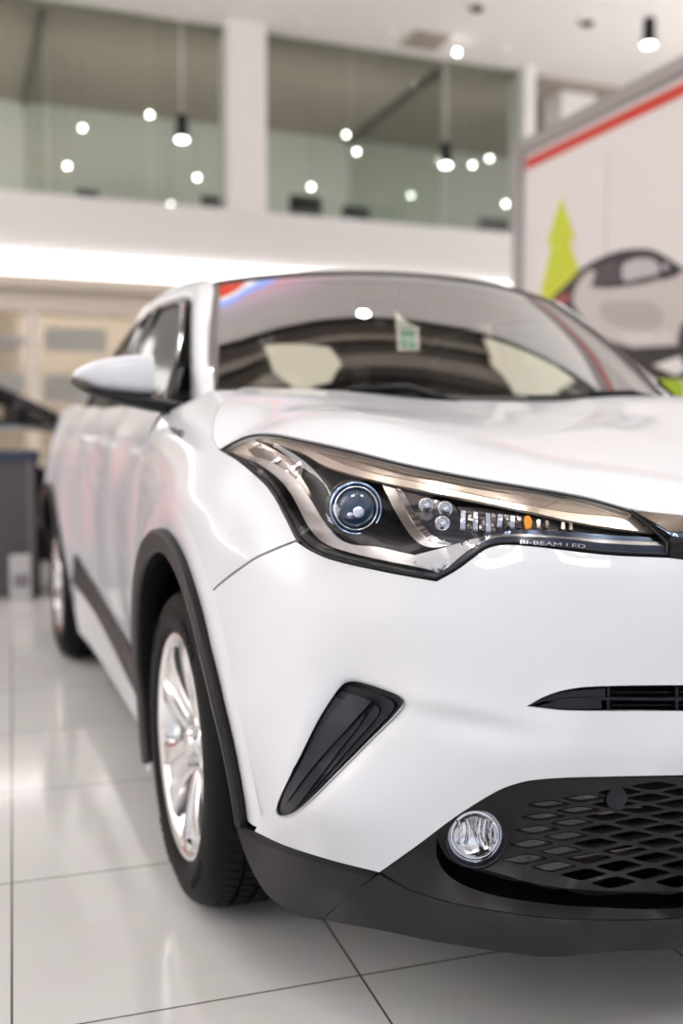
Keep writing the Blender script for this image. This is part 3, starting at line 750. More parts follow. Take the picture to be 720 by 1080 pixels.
strip('cowl_seal', WG[:, 0]+np.array((0, -.01, .004)), .07, M['black'], ws)
cowl = []
for s in np.linspace(-1, 1, 21):
    a = abs(s); cowl.append([(s*.70, 1.08+.10*a**2, 1.055), (s*.70, 1.15+.12*a**2, 1.065), (s*.69, 1.20+.14*a**2, 1.075)])
o = from_bm('cowl_panel', grid_bm(cowl), M['black'], car); solid(o, .01)
# wipers
for (x0, x1) in ((-.60, -.12), (.12, .60)):
    pa = [np.array((x0+(x1-x0)*t, 1.175+.20*abs(x0+(x1-x0)*t)**2-.01+.03*t, 1.100+.012*t)) for t in np.linspace(0, 1, 14)]
    o = from_bm('wiper', tube_bm(pa, .008, 6), M['black'], car)
    from_bm('wiper_arm', tube_bm([pa[6]+np.array((0,0,.008)), pa[10]+np.array((.0,-.02,.012)), np.array((x1+.03,1.12,1.072))], .010, 6), M['black'], o)
# roof
SR = SXY([(0,1.66,1.495),(-.3,1.69,1.486),(-.575,1.77,1.455),(0,2.1,1.545),(-.35,2.1,1.535),(-.60,2.15,1.478),(0,2.6,1.562),(-.35,2.6,1.55),(-.61,2.6,1.488),(0,3.2,1.53),(-.35,3.2,1.515),(-.60,3.2,1.43),(0,3.8,1.44),(-.35,3.8,1.42),(-.56,3.8,1.31),(0,4.05,1.39),(-.5,4.0,1.30)], 1e-4)
ro = curve([(0,1.672,0),(0,4.05,0),(-.3,4.03),(-.5,3.97,0),(-.575,3.7),(-.605,3.2),(-.615,2.6),(-.61,2.2),(-.60,1.90),(-.575,1.785,0),(-.3,1.702)], .04)
roof = panel('roof', ro, SR, M['paint'], car, sp=.06, skirt=.02, centre=True, label='white roof')
# A pillar + roof rail (body coloured)
inner = cr3([(-.718,1.25,1.075),(-.688,1.38,1.165),(-.658,1.50,1.26),(-.628,1.63,1.36),(-.594,1.765,1.450),(-.598,1.95,1.480),(-.60,2.2,1.50),(-.612,2.6,1.490),(-.60,3.2,1.432),(-.575,3.7,1.33),(-.60,4.0,1.20)], 8)
outer = cr3([(-.745,1.38,1.065),(-.722,1.47,1.155),(-.698,1.58,1.245),(-.670,1.70,1.335),(-.640,1.84,1.408),(-.640,2.05,1.434),(-.642,2.3,1.447),(-.648,2.6,1.438),(-.645,3.2,1.365),(-.65,3.6,1.255),(-.72,3.95,1.12)], 8)
G = []
for a, b in zip(inner, outer):
    mid = (a+b)/2+np.array((-.010, .000, .006)); G.append([a, a*.66+b*.34+np.array((-.007,-.001,.005)), mid, a*.3+b*.7+np.array((-.008,0,.004)), b, b+np.array((.02, .0, -.012))])
ap = from_bm('roof_pillar', grid_bm(G, flip=True), M['paint'], car, label='white windscreen pillar and roof rail'); solid(ap, .008, 0); o = mirror(ap); solid(o, .008, 0)
# side glass (tumblehome plane) : front window, rear window
GL = SYZ([(-.805,1.3,1.07),(-.80,2.0,1.09),(-.795,2.6,1.10),(-.79,3.2,1.12),(-.685,1.62,1.33),(-.645,2.0,1.425),(-.652,2.6,1.43),(-.655,3.2,1.36),(-.73,2.0,1.26),(-.73,2.6,1.26),(-.725,3.2,1.25),(-.71,3.6,1.2)], 1e-4)
op = [tuple(p[1:]) for p in outer]
def seg(y0, y1, dz): return [(y, np.interp(y, outer[:, 1], outer[:, 2])-dz) for y in np.arange(y0, y1+1e-6, .08)]
fw_ = [(1.50,1.075),(1.34,1.072)]+[(y+.012, z-.01) for y, z in op if 1.33 < y < 1.85][::2]+seg(1.90, 2.36, .012)+[(2.40,1.10)]
g1 = panel('side_window', np.array(fw_[::-1]), GL, M['sideglass'], d1, sp=.06, skirt=0)
rw_ = [(2.45,1.10)]+seg(2.44, 3.08, .012)+[(3.16,1.16),(3.14,1.12)]
g2 = panel('side_window', np.array(rw_[::-1]), GL, M['sideglass'], d2, sp=.06, skirt=0)
def loop3(q, dt=-.004): return GL.lift(np.array(q), dt)
o = from_bm('window_frame', tube_bm(loop3(fw_), .009, 6, closed=True), M['piano'], d1)
o2 = from_bm('window_frame', tube_bm(loop3(rw_), .009, 6, closed=True), M['piano'], d2)
bp = panel('door_pillar', np.array([(2.38,1.09),(2.46,1.10),(2.45,1.43),(2.36,1.43)]), GL, M['piano'], d2, sp=.05, dt=-.003)
cpn = panel('rear_pillar', np.array([(3.13,1.11),(3.17,1.16),(3.06,1.385),(3.2,1.36),(3.6,1.25),(3.95,1.12),(3.85,1.11),(3.6,1.14)]), GL, M['piano'], car, sp=.06)
dmir = [x for x in bpy.data.objects if x.parent is car and x.name.startswith('side_door')]
for src, dst in ((d1, dmir[1] if False else None),): pass
def find_mirror(o): return [x for x in bpy.data.objects if x.parent is car and x.name.startswith('side_door') and x.name not in (d1.name, d2.name)]
fm_ = find_mirror(d1); 
fm_.sort(key=lambda x: x.name)
for o_ in (g1, o): mirror(o_, parent=fm_[0])
for o_ in (g2, o2, bp): mirror(o_, parent=fm_[1])
mirror(cpn)
# belt filler beneath the side glass
G = [[(-.80+.0, y, z0), (-.76, y, z0+.01), (-.70, y, z0-.02)] for y, z0 in zip(np.linspace(1.36, 3.9, 20), np.interp(np.linspace(1.36, 3.9, 20), [1.36, 2, 3.2, 3.9], [1.062, 1.09, 1.13, 1.14]))]
o = from_bm('belt_seal', grid_bm(G), M['black'], car); mirror(o)
# rear: tailgate with window opening, bumper
tg = []
for x in np.linspace(-1, 1, 13):
    a = abs(x)
    tg.append([(x*.50, 4.05-.08*a*a, 1.385-.09*a**2), (x*.60, 4.16-.10*a*a, 1.18), (x*.66, 4.22-.12*a*a, 1.10)])
rg = from_bm('rear_window', grid_bm(tg), M['sideglass'], car)
tg = []
for x in np.linspace(-1, 1, 15):
    a = abs(x)
    tg.append([(x*.66, 4.22-.12*a*a, 1.10), (x*.74, 4.33-.10*a*a, .98), (x*.74, 4.34-.08*a*a, .75), (x*.76, 4.37-.10*a*a, .55), (x*.78, 4.36-.10*a*a, .35), (x*.74, 4.28-.08*a*a, .22)])
tgo = from_bm('tailgate', grid_bm(tg), M['paint'], car); solid(tgo, .01, 0)
# spoiler lip
o = from_bm('rear_spoiler', grid_bm([[(x*.56, 3.98-.05*x*x, 1.405-.08*x*x), (x*.54, 4.14-.05*x*x, 1.39-.08*x*x), (x*.53, 4.14-.05*x*x, 1.375-.08*x*x)] for x in np.linspace(-1, 1, 11)]), M['paint'], car); solid(o, .01, 0)
# floor pan
box('floor_pan', (0, 2.2, .24), (1.46, 3.2, .06), M['void'], car)
box('engine_block', (0, .95, .58), (.95, .75, .62), M['void'], car, .04)
# ================================================== INTERIOR
bmm = bmesh.new()
G = []
for x in np.linspace(-.68, .68, 15):
    G.append([(x, 1.24+.25*(x/.68)**2, 1.05), (x, 1.42, 1.06), (x, 1.62, 1.04), (x, 1.72, 1.0), (x, 1.74, .9), (x, 1.68, .7), (x, 1.6, .5)])
o = from_bm('dashboard', grid_bm(G), M['seat'], car); solid(o, .01)
box('cabin_floor', (0, 2.7, .36), (1.4, 2.4, .04), M['seat'], car)
hl = panel('headliner', curve([(0,1.72,0),(0,3.95,0),(-.45,3.9,0),(-.58,3.2),(-.59,2.6),(-.57,2.1),(-.5,1.84)], .1), SR, M['headliner'], car, sp=.12, dt=.05, skirt=0, centre=True)
def seat(x, y, w=.5):
    c = car
    b = box_bm((x, y, .58), (w, .5, .16), .05)
    s = from_bm('seat_cushion', b, M['seat'], c)
    b = bmesh.new(); bmesh.ops.create_cube(b, size=1)
    for v in b.verts: v.co = Vector((v.co.x*w*(.95 if v.co.z > 0 else 1), v.co.y*.13, v.co.z*.58))
    bmesh.ops.bevel(b, geom=b.edges[:], offset=.045, segments=3, affect='EDGES')
    bmesh.ops.transform(b, matrix=Matrix.Translation((x, y+.30, .88)) @ Matrix.Rotation(-.3, 4, 'X'), verts=b.verts)
    r = from_bm('seat_back', b, M['seat'], c)
    h = from_bm('headrest', box_bm((x, y+.42, 1.245), (.26, .10, .17), .04), M['seat'], r)
    return r
for x in (-.36, .36): seat(x, 2.1)
for x in (-.36, .36): seat(x, 2.95, .6)
# steering wheel, right-hand drive
swc = Vector((-.36, 1.80, .98)); swa = Vector((0, 1, .45))
au_, u_, v_ = basis(swa)
stw = from_bm('steering_wheel', tube_bm([swc+(u_*math.cos(t)+v_*math.sin(t))*.185 for t in np.linspace(0, 2*math.pi, 37)[:-1]], .014, 8, closed=True), M['black'], car)
from_bm('steering_hub', lathe_bm([(.07,-.03),(.075,0),(.06,.02),(0,.025)], swc, swa, 24), M['black'], stw)
bmm = bmesh.new()
for t in (0, math.pi, math.pi/2): tube_bm([swc, swc+(u_*math.cos(t)+v_*math.sin(t))*.18], .012, 6, bmm)
from_bm('steering_spoke', bmm, M['black'], stw)
# interior mirror and sensor housing
rv = from_bm('rear_view_mirror', box_bm((0, 1.78, 1.40), (.25, .03, .07), .012), M['black'], car)
from_bm('mirror_stalk', tube_bm([(0,1.77,1.41),(0,1.72,1.47)], .012, 8), M['black'], rv)
# inspection sticker hanging inside the windscreen
def glass_pt(px, py, off=.012):
    # intersect the survey ray with the windscreen sheet
    d = ray(px, py); best = None
    for i in range(len(WG)-1):
        for j in range(len(WG[0])-1):
            a, b, c = WG[i][j], WG[i+1][j], WG[i][j+1]
            n = np.cross(b-a, c-a); t = np.dot(a-CAM, n)/np.dot(d, n); p = CAM+d*t
            e = np.linalg.norm(p-(WG[i][j]+WG[i+1][j+1])/2)
            if best is None or e < best[0]: best = (e, t)
    return CAM+d*(best[1]+off)
def glass_card(name, q, m, parent, off=.012, label=None):
    bm = bmesh.new(); vs = [bm.verts.new(glass_pt(a, b, off)) for a, b in q]; bm.faces.new(vs)
    o = from_bm(name, bm, m, parent, smooth=False, label=label); solid(o, .001, 0); return o
stk = glass_card('inspection_sticker', [(417.5,343),(441.5,345),(442.5,370),(419.5,371)], M['white'], ws, label='white and green inspection sticker')
glass_card('sticker_tab', [(418,329),(423,335),(432,341),(440,345),(417.5,343)], mat('clear_tab', (.75,.74,.70), .3), stk)
glass_card('sticker_print', [(422,349.5),(437.5,350),(437.5,353.5),(422,353.5)], M['teal'], stk, .010)
glass_card('sticker_print', [(421.5,344.8),(436,345.5),(436,346.7),(421.5,346)], M['teal'], stk, .010)
lg = mat('pale_green_print', (.25,.66,.48), .5)
for q in ([(422,355),(428,355),(428,361),(422,361)], [(430,355),(437,355),(437,361),(430,361)], [(423,362.5),(429,362.5),(429,368),(424,368)], [(431,362.5),(438,362.5),(438,368),(431,368)]):
    glass_card('sticker_print', q, lg, stk, .010)
# ================================================== DOOR MIRROR
def mirror_sec(x, zt, zb, yb, yf):
    """closed section in y,z; yb back (glass side), yf front"""
    r = []
    cz, hz, cy, hy = (zt+zb)/2, (zt-zb)/2, (yb+yf)/2, (yb-yf)/2
    for t in np.linspace(0, 2*math.pi, 25)[:-1]:
        c, s = math.cos(t), math.sin(t); e = .72
        r.append((x, cy+hy*math.copysign(abs(c)**e, c), cz+hz*math.copysign(abs(s)**e, s)))
    return r
MY = 1.37
def atp(px, py): return P(px, py, 'y', MY)
cols = [(77,394,400),(80,390,404),(88,385.5,408),(98,381,412),(112,377.5,414),(130,375,416),(148,373.8,417.5),(159,373.5,418)]
secs = []
for i, (px, a, b) in enumerate(cols):
    T, B = atp(px, a), atp(px, b); w = (.02, .04, .065, .085, .10, .11, .115, .11)[i]
    secs.append(mirror_sec(T[0], T[2], B[2], MY+w*.55, MY-w*.45))
bm = bmesh.new(); R = [[bm.verts.new(p) for p in s] for s in secs]
for A, B in zip(R, R[1:]):
    for k_ in range(24): bm.faces.new((A[k_], A[(k_+1) % 24], B[(k_+1) % 24], B[k_]))
bm.faces.new(R[0]); bm.faces.new(R[-1]); bmesh.ops.recalc_face_normals(bm, faces=bm.faces)
mc = from_bm('door_mirror', bm, M['paint'], car, label='white door mirror cap on a black base'); sharp(mc, 50)
cols = [(76,398,405),(84,402,410.5),(96,409,416),(112,413,422),(135,416,428.5),(160,418,434),(178,421,437),(192,424,434)]
secs = []
for i, (px, a, b) in enumerate(cols):
    yy = MY-.005 if px < 165 else (1.36 if px < 180 else 1.35)
    T, B = P(px, a, 'y', yy), P(px, b, 'y', yy); w = (.03, .06, .09, .11, .11, .11, .08, .06)[i]
    secs.append(mirror_sec(T[0], T[2], B[2], yy+w*.55, yy-w*.47))
bm = bmesh.new(); R = [[bm.verts.new(p) for p in s] for s in secs]
for A, B in zip(R, R[1:]):
    for k_ in range(24): bm.faces.new((A[k_], A[(k_+1) % 24], B[(k_+1) % 24], B[k_]))
bm.faces.new(R[0]); bm.faces.new(R[-1]); bmesh.ops.recalc_face_normals(bm, faces=bm.faces)
mb = from_bm('mirror_base', bm, M['black'], mc)
# dark wedge (turn signal corner) and sail panel
q = [P(a, b, 'y', MY-.055) for a, b in ((76,397),(82,398),(92,401),(98,409),(90,409),(80,405))]
bm = bmesh.new(); bm.faces.new([bm.verts.new(p) for p in q]); o = from_bm('mirror_signal', bm, M['trimgrey'], mc); solid(o, .03, 1)
q = GL.lift(np.array([(1.31,1.05),(1.54,1.07),(1.50,1.13),(1.44,1.18),(1.38,1.12)]), -.006)
bm = bmesh.new(); bm.faces.new([bm.verts.new(p) for p in q]); o = from_bm('mirror_sail', bm, M['black'], mc); solid(o, .012, 1)
g_ = box_bm((-.93, MY+.060, 1.150), (.12, .004, .055), .001); from_bm('mirror_glass', g_, M['chrome'], mc, smooth=False)
c_ = mirror_tree(mc, car)
# ================================================== WHEELS
def wheel(cy, side=-1):
    """side -1: outer face towards -x"""
    X0 = -.888; c = (X0, cy, .335); R = .337
    A = (-1, 0, 0)
    # alloy barrel + lip (profile radius, height outward)
    b = lathe_bm([(.205,-.17),(.212,-.05),(.216,-.03),(.222,-.012),(.236,-.004),(.241,-.006),(.243,-.012),(.238,-.018),(.228,-.03),(.215,-.19),(.205,-.17)], c, A, 72)
    w = from_bm('wheel', b, M['alloy'], car, label='five-spoke silver alloy wheel with black tyre')
    # tyre
    tp = [(.236,-.016),(.243,-.002),(.252,.003),(.270,.006),(.292,.004),(.312,-.004),(.322,-.014),(.328,-.026),(.331,-.040),
          (.3335,-.050),(.3335,-.060),(.327,-.061),(.327,-.068),(.3342,-.069),(.3345,-.095),(.327,-.096),(.327,-.106),(.3345,-.107),(.3345,-.133),(.327,-.134),(.327,-.144),(.3342,-.145),(.3335,-.165),(.327,-.166),(.327,-.173),(.3335,-.174),(.334,-.190),(.326,-.206),(.30,-.222),(.26,-.222),(.236,-.205)]
    t = from_bm('tyre', lathe_bm(tp, c, A, 120), M['rubber'], w, label='black rubber tyre'); sharp(t, 40)
    # tread sipes as thin raised lugs across the shoulder
    bm = bmesh.new(); n = 84
    for i in range(n):
        th = 2*math.pi*i/n
        for (h0, h1, r0, r1, sk_) in ((-.034,-.059,.3310,.3366,.012), (-.069,-.096,.3375,.3380,.03), (-.107,-.134,.3380,.3380,-.03), (-.145,-.164,.3380,.3372,.03)):
            w_ = .0092/.337
            vs = []
            for hh, rr, s0 in ((h0, r0, 0), (h1, r1, sk_)):
                for dth in (0, w_*2.0):
                    a2 = th+dth+s0; vs.append(bm.verts.new((X0-hh*1.0*-1*-1 if False else X0-hh, cy+rr*math.cos(a2), .335+rr*math.sin(a2))))
            vs2 = []
            for hh, rr, s0 in ((h0, r0-.006, 0), (h1, r1-.006, sk_)):
                for dth in (0, w_*2.0):
                    a2 = th+dth+s0; vs2.append(bm.verts.new((X0-hh, cy+rr*math.cos(a2), .335+rr*math.sin(a2))))
            bm.faces.new((vs[0], vs[1], vs[3], vs[2])); bm.faces.new((vs[0], vs[1], vs2[1], vs2[0])); bm.faces.new((vs[1], vs[3], vs2[3], vs2[1])); bm.faces.new((vs[3], vs[2], vs2[2], vs2[3])); bm.faces.new((vs[2], vs[0], vs2[0], vs2[2]))
    bmesh.ops.recalc_face_normals(bm, faces=bm.faces)
    tr = from_bm('tread_block', bm, M['rubber'], w, smooth=False); tr['kind'] = 'stuff'
    # five broad spokes
    for s in range(5):
        th0 = math.radians(90+17+72*s)
        def pt_(r, aang, h): return (X0-h, cy+r*math.cos(th0+aang), .335+r*math.sin(th0+aang))
        bm = bmesh.new(); G = []
        for r, hw, h, dep in ((.035,.034,-.046,.03),(.06,.040,-.040,.034),(.09,.043,-.030,.038),(.13,.050,-.020,.036),(.17,.062,-.012,.032),(.20,.078,-.009,.028),(.222,.098,-.012,.022),(.234,.115,-.016,.02)):
            row = []
            for u, dh in ((-1,-dep),(-1,-.006),(-.86,0),(-.34,.001),(-.28,-.007*min(1,(r-.05)/.05)),(.28,-.007*min(1,(r-.05)/.05)),(.34,.001),(.86,0),(1,-.006),(1,-dep)):
                row.append(pt_(math.hypot(r, 0), math.asin(max(-1, min(1, hw*u/max(r, .04)))) , h+dh))
            G.append(row)
        o = from_bm('spoke', grid_bm(G, flip=True), M['alloy'], w); sharp(o, 30)
    hub = from_bm('hub_cap', lathe_bm([(.060,-.06),(.060,-.040),(.056,-.034),(.034,-.032),(.032,-.024),(.029,-.020),(.012,-.018),(0,-.018)], c, A, 40), M['alloy'], w, label='silver hub cap'); sharp(hub, 25)
    for s in range(5):
        th = math.radians(90+53+72*s); p = (X0, cy+.048*math.cos(th), .335+.048*math.sin(th))
        from_bm('wheel_nut', lathe_bm([(.011,-.05),(.011,-.028),(.007,-.024),(0,-.024)], p, A, 6), M['alloydark'], w)
    # brake disc
    from_bm('brake_disc', lathe_bm([(.15,-.10),(.15,-.088),(.07,-.088),(.06,-.05),(0,-.05)], c, A, 48), M['alloydark'], w)
    v = math.radians(-112); from_bm('tyre_valve', tube_bm([(X0+.02, cy+.21*math.cos(v), .335+.21*math.sin(v)), (X0+.004, cy+.195*math.cos(v), .335+.195*math.sin(v))], .004, 8), M['black'], w)
    # raised sidewall lettering
    rs = random.Random(2)
    for base in (math.radians(215), math.radians(35), math.radians(285), math.radians(105)):
        for kx in range(6):
            bm = bmesh.new(); th = base+kx*.075; w2 = rs.choice((.02,.03,.035))
            vs = [bm.verts.new((X0-hh, cy+r*math.cos(th+a), .335+r*math.sin(th+a))) for r, a, hh in ((.279,0,.0062),(.279,w2,.0062),(.296,w2,.0045),(.296,0,.0045))]
            bm.faces.new(vs); o = from_bm('tyre_marking', bm, M['rubber'], w, smooth=False); solid(o, .002, 0)
    return w
w1_ = wheel(.915); w2_ = wheel(3.555)
for w in (w1_, w2_): mirror_tree(w, car)
# ================================================== THE SHOWROOM
def st(name, c, s, m, bev=0, rz=0):
    o = box(name, c, s, m, None, bev, rz=rz); o['kind'] = 'structure'; return o
YW = 11.0; H2 = 6.05
# floor: large square ceramic tiles
fm2 = bpy.data.materials.new('ceramic_floor_tiles'); fm2.use_nodes = True; nt = fm2.node_tree; b = nt.nodes['Principled BSDF']
L = nt.links.new
tc = nt.nodes.new('ShaderNodeTexCoord'); sx = nt.nodes.new('ShaderNodeSeparateXYZ'); mpn = nt.nodes.new('ShaderNodeMapping'); mpn.inputs['Rotation'].default_value = (0, 0, math.radians(TILE_R)); L(tc.outputs['Object'], mpn.inputs['Vector']); L(mpn.outputs[0], sx.inputs[0])
TS = .61; TX, TY = TILE_X, TILE_Y
def grout(axis, off):
    a = nt.nodes.new('ShaderNodeMath'); a.operation = 'SUBTRACT'; L(sx.outputs[axis], a.inputs[0]); a.inputs[1].default_value = off
    d = nt.nodes.new('ShaderNodeMath'); d.operation = 'DIVIDE'; L(a.outputs[0], d.inputs[0]); d.inputs[1].default_value = TS
    fr = nt.nodes.new('ShaderNodeMath'); fr.operation = 'FRACT'; L(d.outputs[0], fr.inputs[0])
    p = nt.nodes.new('ShaderNodeMath'); p.operation = 'SUBTRACT'; L(fr.outputs[0], p.inputs[0]); p.inputs[1].default_value = .5
    q = nt.nodes.new('ShaderNodeMath'); q.operation = 'ABSOLUTE'; L(p.outputs[0], q.inputs[0])
    g = nt.nodes.new('ShaderNodeMath'); g.operation = 'GREATER_THAN'; L(q.outputs[0], g.inputs[0]); g.inputs[1].default_value = .5-.0022/TS
    fl = nt.nodes.new('ShaderNodeMath'); fl.operation = 'FLOOR'; L(d.outputs[0], fl.inputs[0])
    return g, fl
gx, fx = grout('X', TX); gy, fy = grout('Y', TY)
mxn = nt.nodes.new('ShaderNodeMath'); mxn.operation = 'MAXIMUM'; L(gx.outputs[0], mxn.inputs[0]); L(gy.outputs[0], mxn.inputs[1])
cb = nt.nodes.new('ShaderNodeCombineXYZ'); L(fx.outputs[0], cb.inputs[0]); L(fy.outputs[0], cb.inputs[1])
wn = nt.nodes.new('ShaderNodeTexWhiteNoise'); L(cb.outputs[0], wn.inputs['Vector'])
nz = nt.nodes.new('ShaderNodeTexNoise'); nz.inputs['Scale'].default_value = 9; nz.inputs['Detail'].default_value = 5; L(tc.outputs['Object'], nz.inputs['Vector'])
m1 = nt.nodes.new('ShaderNodeMix'); m1.data_type = 'RGBA'; L(wn.outputs['Value'], m1.inputs['Factor'])
m1.inputs['A'].default_value = (.60, .60, .595, 1); m1.inputs['B'].default_value = (.64, .64, .635, 1)
m2 = nt.nodes.new('ShaderNodeMix'); m2.data_type = 'RGBA'; m2.blend_type = 'MULTIPLY'; m2.inputs['Factor'].default_value = .12
L(m1.outputs['Result'], m2.inputs['A']); L(nz.outputs['Color'], m2.inputs['B'])
m3 = nt.nodes.new('ShaderNodeMix'); m3.data_type = 'RGBA'; L(mxn.outputs[0], m3.inputs['Factor']); L(m2.outputs['Result'], m3.inputs['A']); m3.inputs['B'].default_value = (.09, .085, .08, 1)
L(m3.outputs['Result'], b.inputs['Base Color']); b.inputs['Roughness'].default_value = .09; b.inputs['Specular IOR Level'].default_value = .5
st('floor', (2, 5, -.05), (26, 30, .1), fm2)
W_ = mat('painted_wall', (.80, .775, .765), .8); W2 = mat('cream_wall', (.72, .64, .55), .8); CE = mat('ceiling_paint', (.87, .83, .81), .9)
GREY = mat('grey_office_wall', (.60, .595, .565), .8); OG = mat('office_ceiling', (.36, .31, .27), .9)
LED = mat('lit_light_band', (1, 1, 1), .5, emit=(1, .97, .94), es=LED_ES)
def wx(px): return math.tan(YAW+math.atan((px-360)/F))*(YW-CAM[1])+CAM[0]
def wz(px, py): return P(px, py, 'y', YW)[2]
ceil = st('ceiling', (2, 3.2, H2+.1), (26, 26.4, .2), CE)
# upper floor: parapet, slab, pillars, glass
zp = wz(270, 224); zb0 = wz(270, 283); zl = wz(270, 305)
st('wall_back', (2, YW+.1, (zp+zb0)/2), (26, .3, zp-zb0), W_)
st('trim_1', (2, YW-.02, (zb0+zl)/2), (26, .2, zb0-zl), LED)
o = st('trim_2', (2, YW+.02, zl-.07), (26, .3, .14), W2)
st('ceiling_soffit', (2, YW+3.1, zb0-.05), (26, 6.1, .1), W2)
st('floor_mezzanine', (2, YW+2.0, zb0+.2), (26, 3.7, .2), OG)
st('wall_mezzanine', (2, YW+3.8, 4.6), (26, .2, 3.2), GREY)
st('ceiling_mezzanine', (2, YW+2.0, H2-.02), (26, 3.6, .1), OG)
pm = mat('pillar_paint', (.84, .81, .795), .7)
for i, (p0, p1, dy) in enumerate(((243, 281, 0), (547, 556, 0), (604, 640, .5))):
    x0, x1 = wx(p0), wx(p1)
    st('pillar' if i == 0 else 'pillar', ((x0+x1)/2, YW+.15+dy, (zp+H2)/2), (x1-x0, .45, H2-zp), pm)
UG = glassmat('office_glass', (.84, .87, .84), .22)
def pane(name, x0, x1, y, z0, z1, m=UG, th=.012):
    return st(name, ((x0+x1)/2, y, (z0+z1)/2), (x1-x0, th, z1-z0), m)
pane('window_1', wx(-80), wx(55), YW+.1, zp, H2-.02); pane('window_2', wx(57), wx(163), YW+.1, zp, H2-.02); pane('window_3', wx(165), wx(243), YW+.14, zp, H2-.02)
pane('window_4', wx(281), wx(372), YW+.12, zp, H2-.02); pane('window_5', wx(374), wx(468), YW+.12, zp, H2-.02); pane('window_6', wx(470), wx(547), YW+.1, zp, H2-.02)
dk = mat('dark_partition_rail', (.10, .10, .095), .5)
for i, px in enumerate((56, 470)):
    x = wx(px); st('window_%d' % (7+i), (x, YW+1.95, (zp+H2)/2-.3), (.012, 3.4, H2-zp+.3), UG)
    st('trim_%d' % (3+i), (x, YW+1.95, H2-.12), (.05, 3.4, .10), dk)
# office furniture silhouettes behind the parapet
off = []
for i, (px, py, w, h) in enumerate(((92, 207, 24, 16), (222, 213, 20, 14), (322, 217, 34, 24), (375, 224, 28, 14), (520, 236, 30, 14))):
    a = P(px-w/2, py-h/2, 'y', YW+.7); b_2 = P(px+w/2, py+h/2, 'y', YW+.7)
    lab = ['dark office chair behind the upstairs glass, at the far left', 'dark office chair behind the upstairs glass, just left of the white pillar', 'dark office chair behind the upstairs glass, just right of the white pillar', 'low dark office chair upstairs, second to the right of the pillar', 'dark office chair upstairs nearest the mural wall'][i]
    t = thing('office_chair', lab, 'chair', ((a[0]+b_2[0])/2, YW+.7, zb0+.3), 'office chairs behind the upstairs glass')
    cx, z1_ = (a[0]+b_2[0])/2, a[2]; w_ = b_2[0]-a[0]
    zf = zb0+.3
    from_bm('backrest', box_bm((cx, YW+.7, (z1_+zf+.55)/2), (w_, .07, z1_-zf-.55), .03), M['black'], t)
    from_bm('seat', box_bm((cx, YW+.95, zf+.48), (w_, .48, .08), .03), M['black'], t)
    from_bm('post', tube_bm([(cx, YW+.9, zf+.02), (cx, YW+.9, zf+.46)], .03, 8), M['black'], t)
    from_bm('base', lathe_bm([(.26,.0),(.24,.04),(.04,.07),(0,.07)], (cx, YW+.9, zf), (0,0,1), 10), M['black'], t)
tb_ = thing('desk', 'pale office desk behind the upstairs glass left of the pillar', 'desk', (wx(190), YW+1.9, zb0+.3))
zf = zb0+.3
box('desk_top', (wx(190), YW+1.9, zf+.74), (1.2, .6, .04), M['white'], tb_)
for sx_ in (-.55, .55): box('desk_leg', (wx(190)+sx_, YW+1.9, zf+.37), (.04, .5, .72), M['white'], tb_)
# lower storefront
SG = glassmat('storefront_glass', (.92, .90, .86), .35)
mul = mat('storefront_mullion', (.80, .73, .64), .6)
zt = zl-.14
for i, (p0, p1) in enumerate(((-260, -110), (-100, 28), (45, 330), (347, 640), (657, 900))):
    pane('window_%d' % (9+i), wx(p0), wx(p1), YW+.1, .3, zt, SG)
for i, (p0, p1) in enumerate(((-110, -100), (30, 44), (332, 346), (642, 656))):
    x0, x1 = wx(p0), wx(p1); st('trim_%d' % (5+i), ((x0+x1)/2, YW+.1, zt/2), (x1-x0, .2, zt), mul)
st('trim_9', (2, YW+.1, .15), (26, .2, .3), mul); st('trim_10', (2, YW+.1, zt-.14), (26, .22, .26), W2)
st('wall_storeroom', (2, YW+2.2, 1.5), (26, .2, 3.0), mat('warm_inner_wall', (.46, .41, .36), .8))
# pale blinds and shelves behind the storefront glass
bl_m = mat('pale_blind', (.86, .80, .72), .8); bw = mat('pale_blue_shelf', (.70, .76, .85), .6)
st('trim_11', (wx(-60), YW+.5, 1.6), (wx(26)-wx(-150), .03, 2.4), bl_m)
for i, (p0, p1, y0, y1) in enumerate(((46, 112, 345, 372), (-40, 27, 352, 366), (46, 112, 395, 425), (-40, 27, 392, 410), (180, 250, 350, 366))):
    a, b_2 = P(p0, y0, 'y', YW+.45), P(p1, y1, 'y', YW+.45)
    tag(box('wall_shelf', ((a[0]+b_2[0])/2, YW+.45, (a[2]+b_2[2])/2), (b_2[0]-a[0], .12, a[2]-b_2[2]), bw), ['upper pale blue shelf board behind the shop glass right of the mullion', 'upper pale blue shelf board behind the shop glass left of the mullion', 'lower pale blue shelf board behind the shop glass right of the mullion', 'lower pale blue shelf board behind the shop glass left of the mullion', 'pale blue shelf board seen through the car side window'][i], 'shelf', 'pale shelf boards in the shop window')
# outer walls of the hall
st('wall_left', (-10.9, 4, 3), (.2, 27, 6.2), W_); st('wall_right', (14.9, 4, 3), (.2, 27, 6.2), W_)
# front of the hall (behind the viewer): a glazed wall with daylight
st('wall_front', (2, -9.9, .25), (26, .2, .5), W_)
st('trim_12', (2, -9.9, 5.8), (26, .2, .5), W_)
for i in range(9): st('trim_%d' % (13+i), (-10+i*3, -9.9, 3), (.18, .2, 5.6), mul)
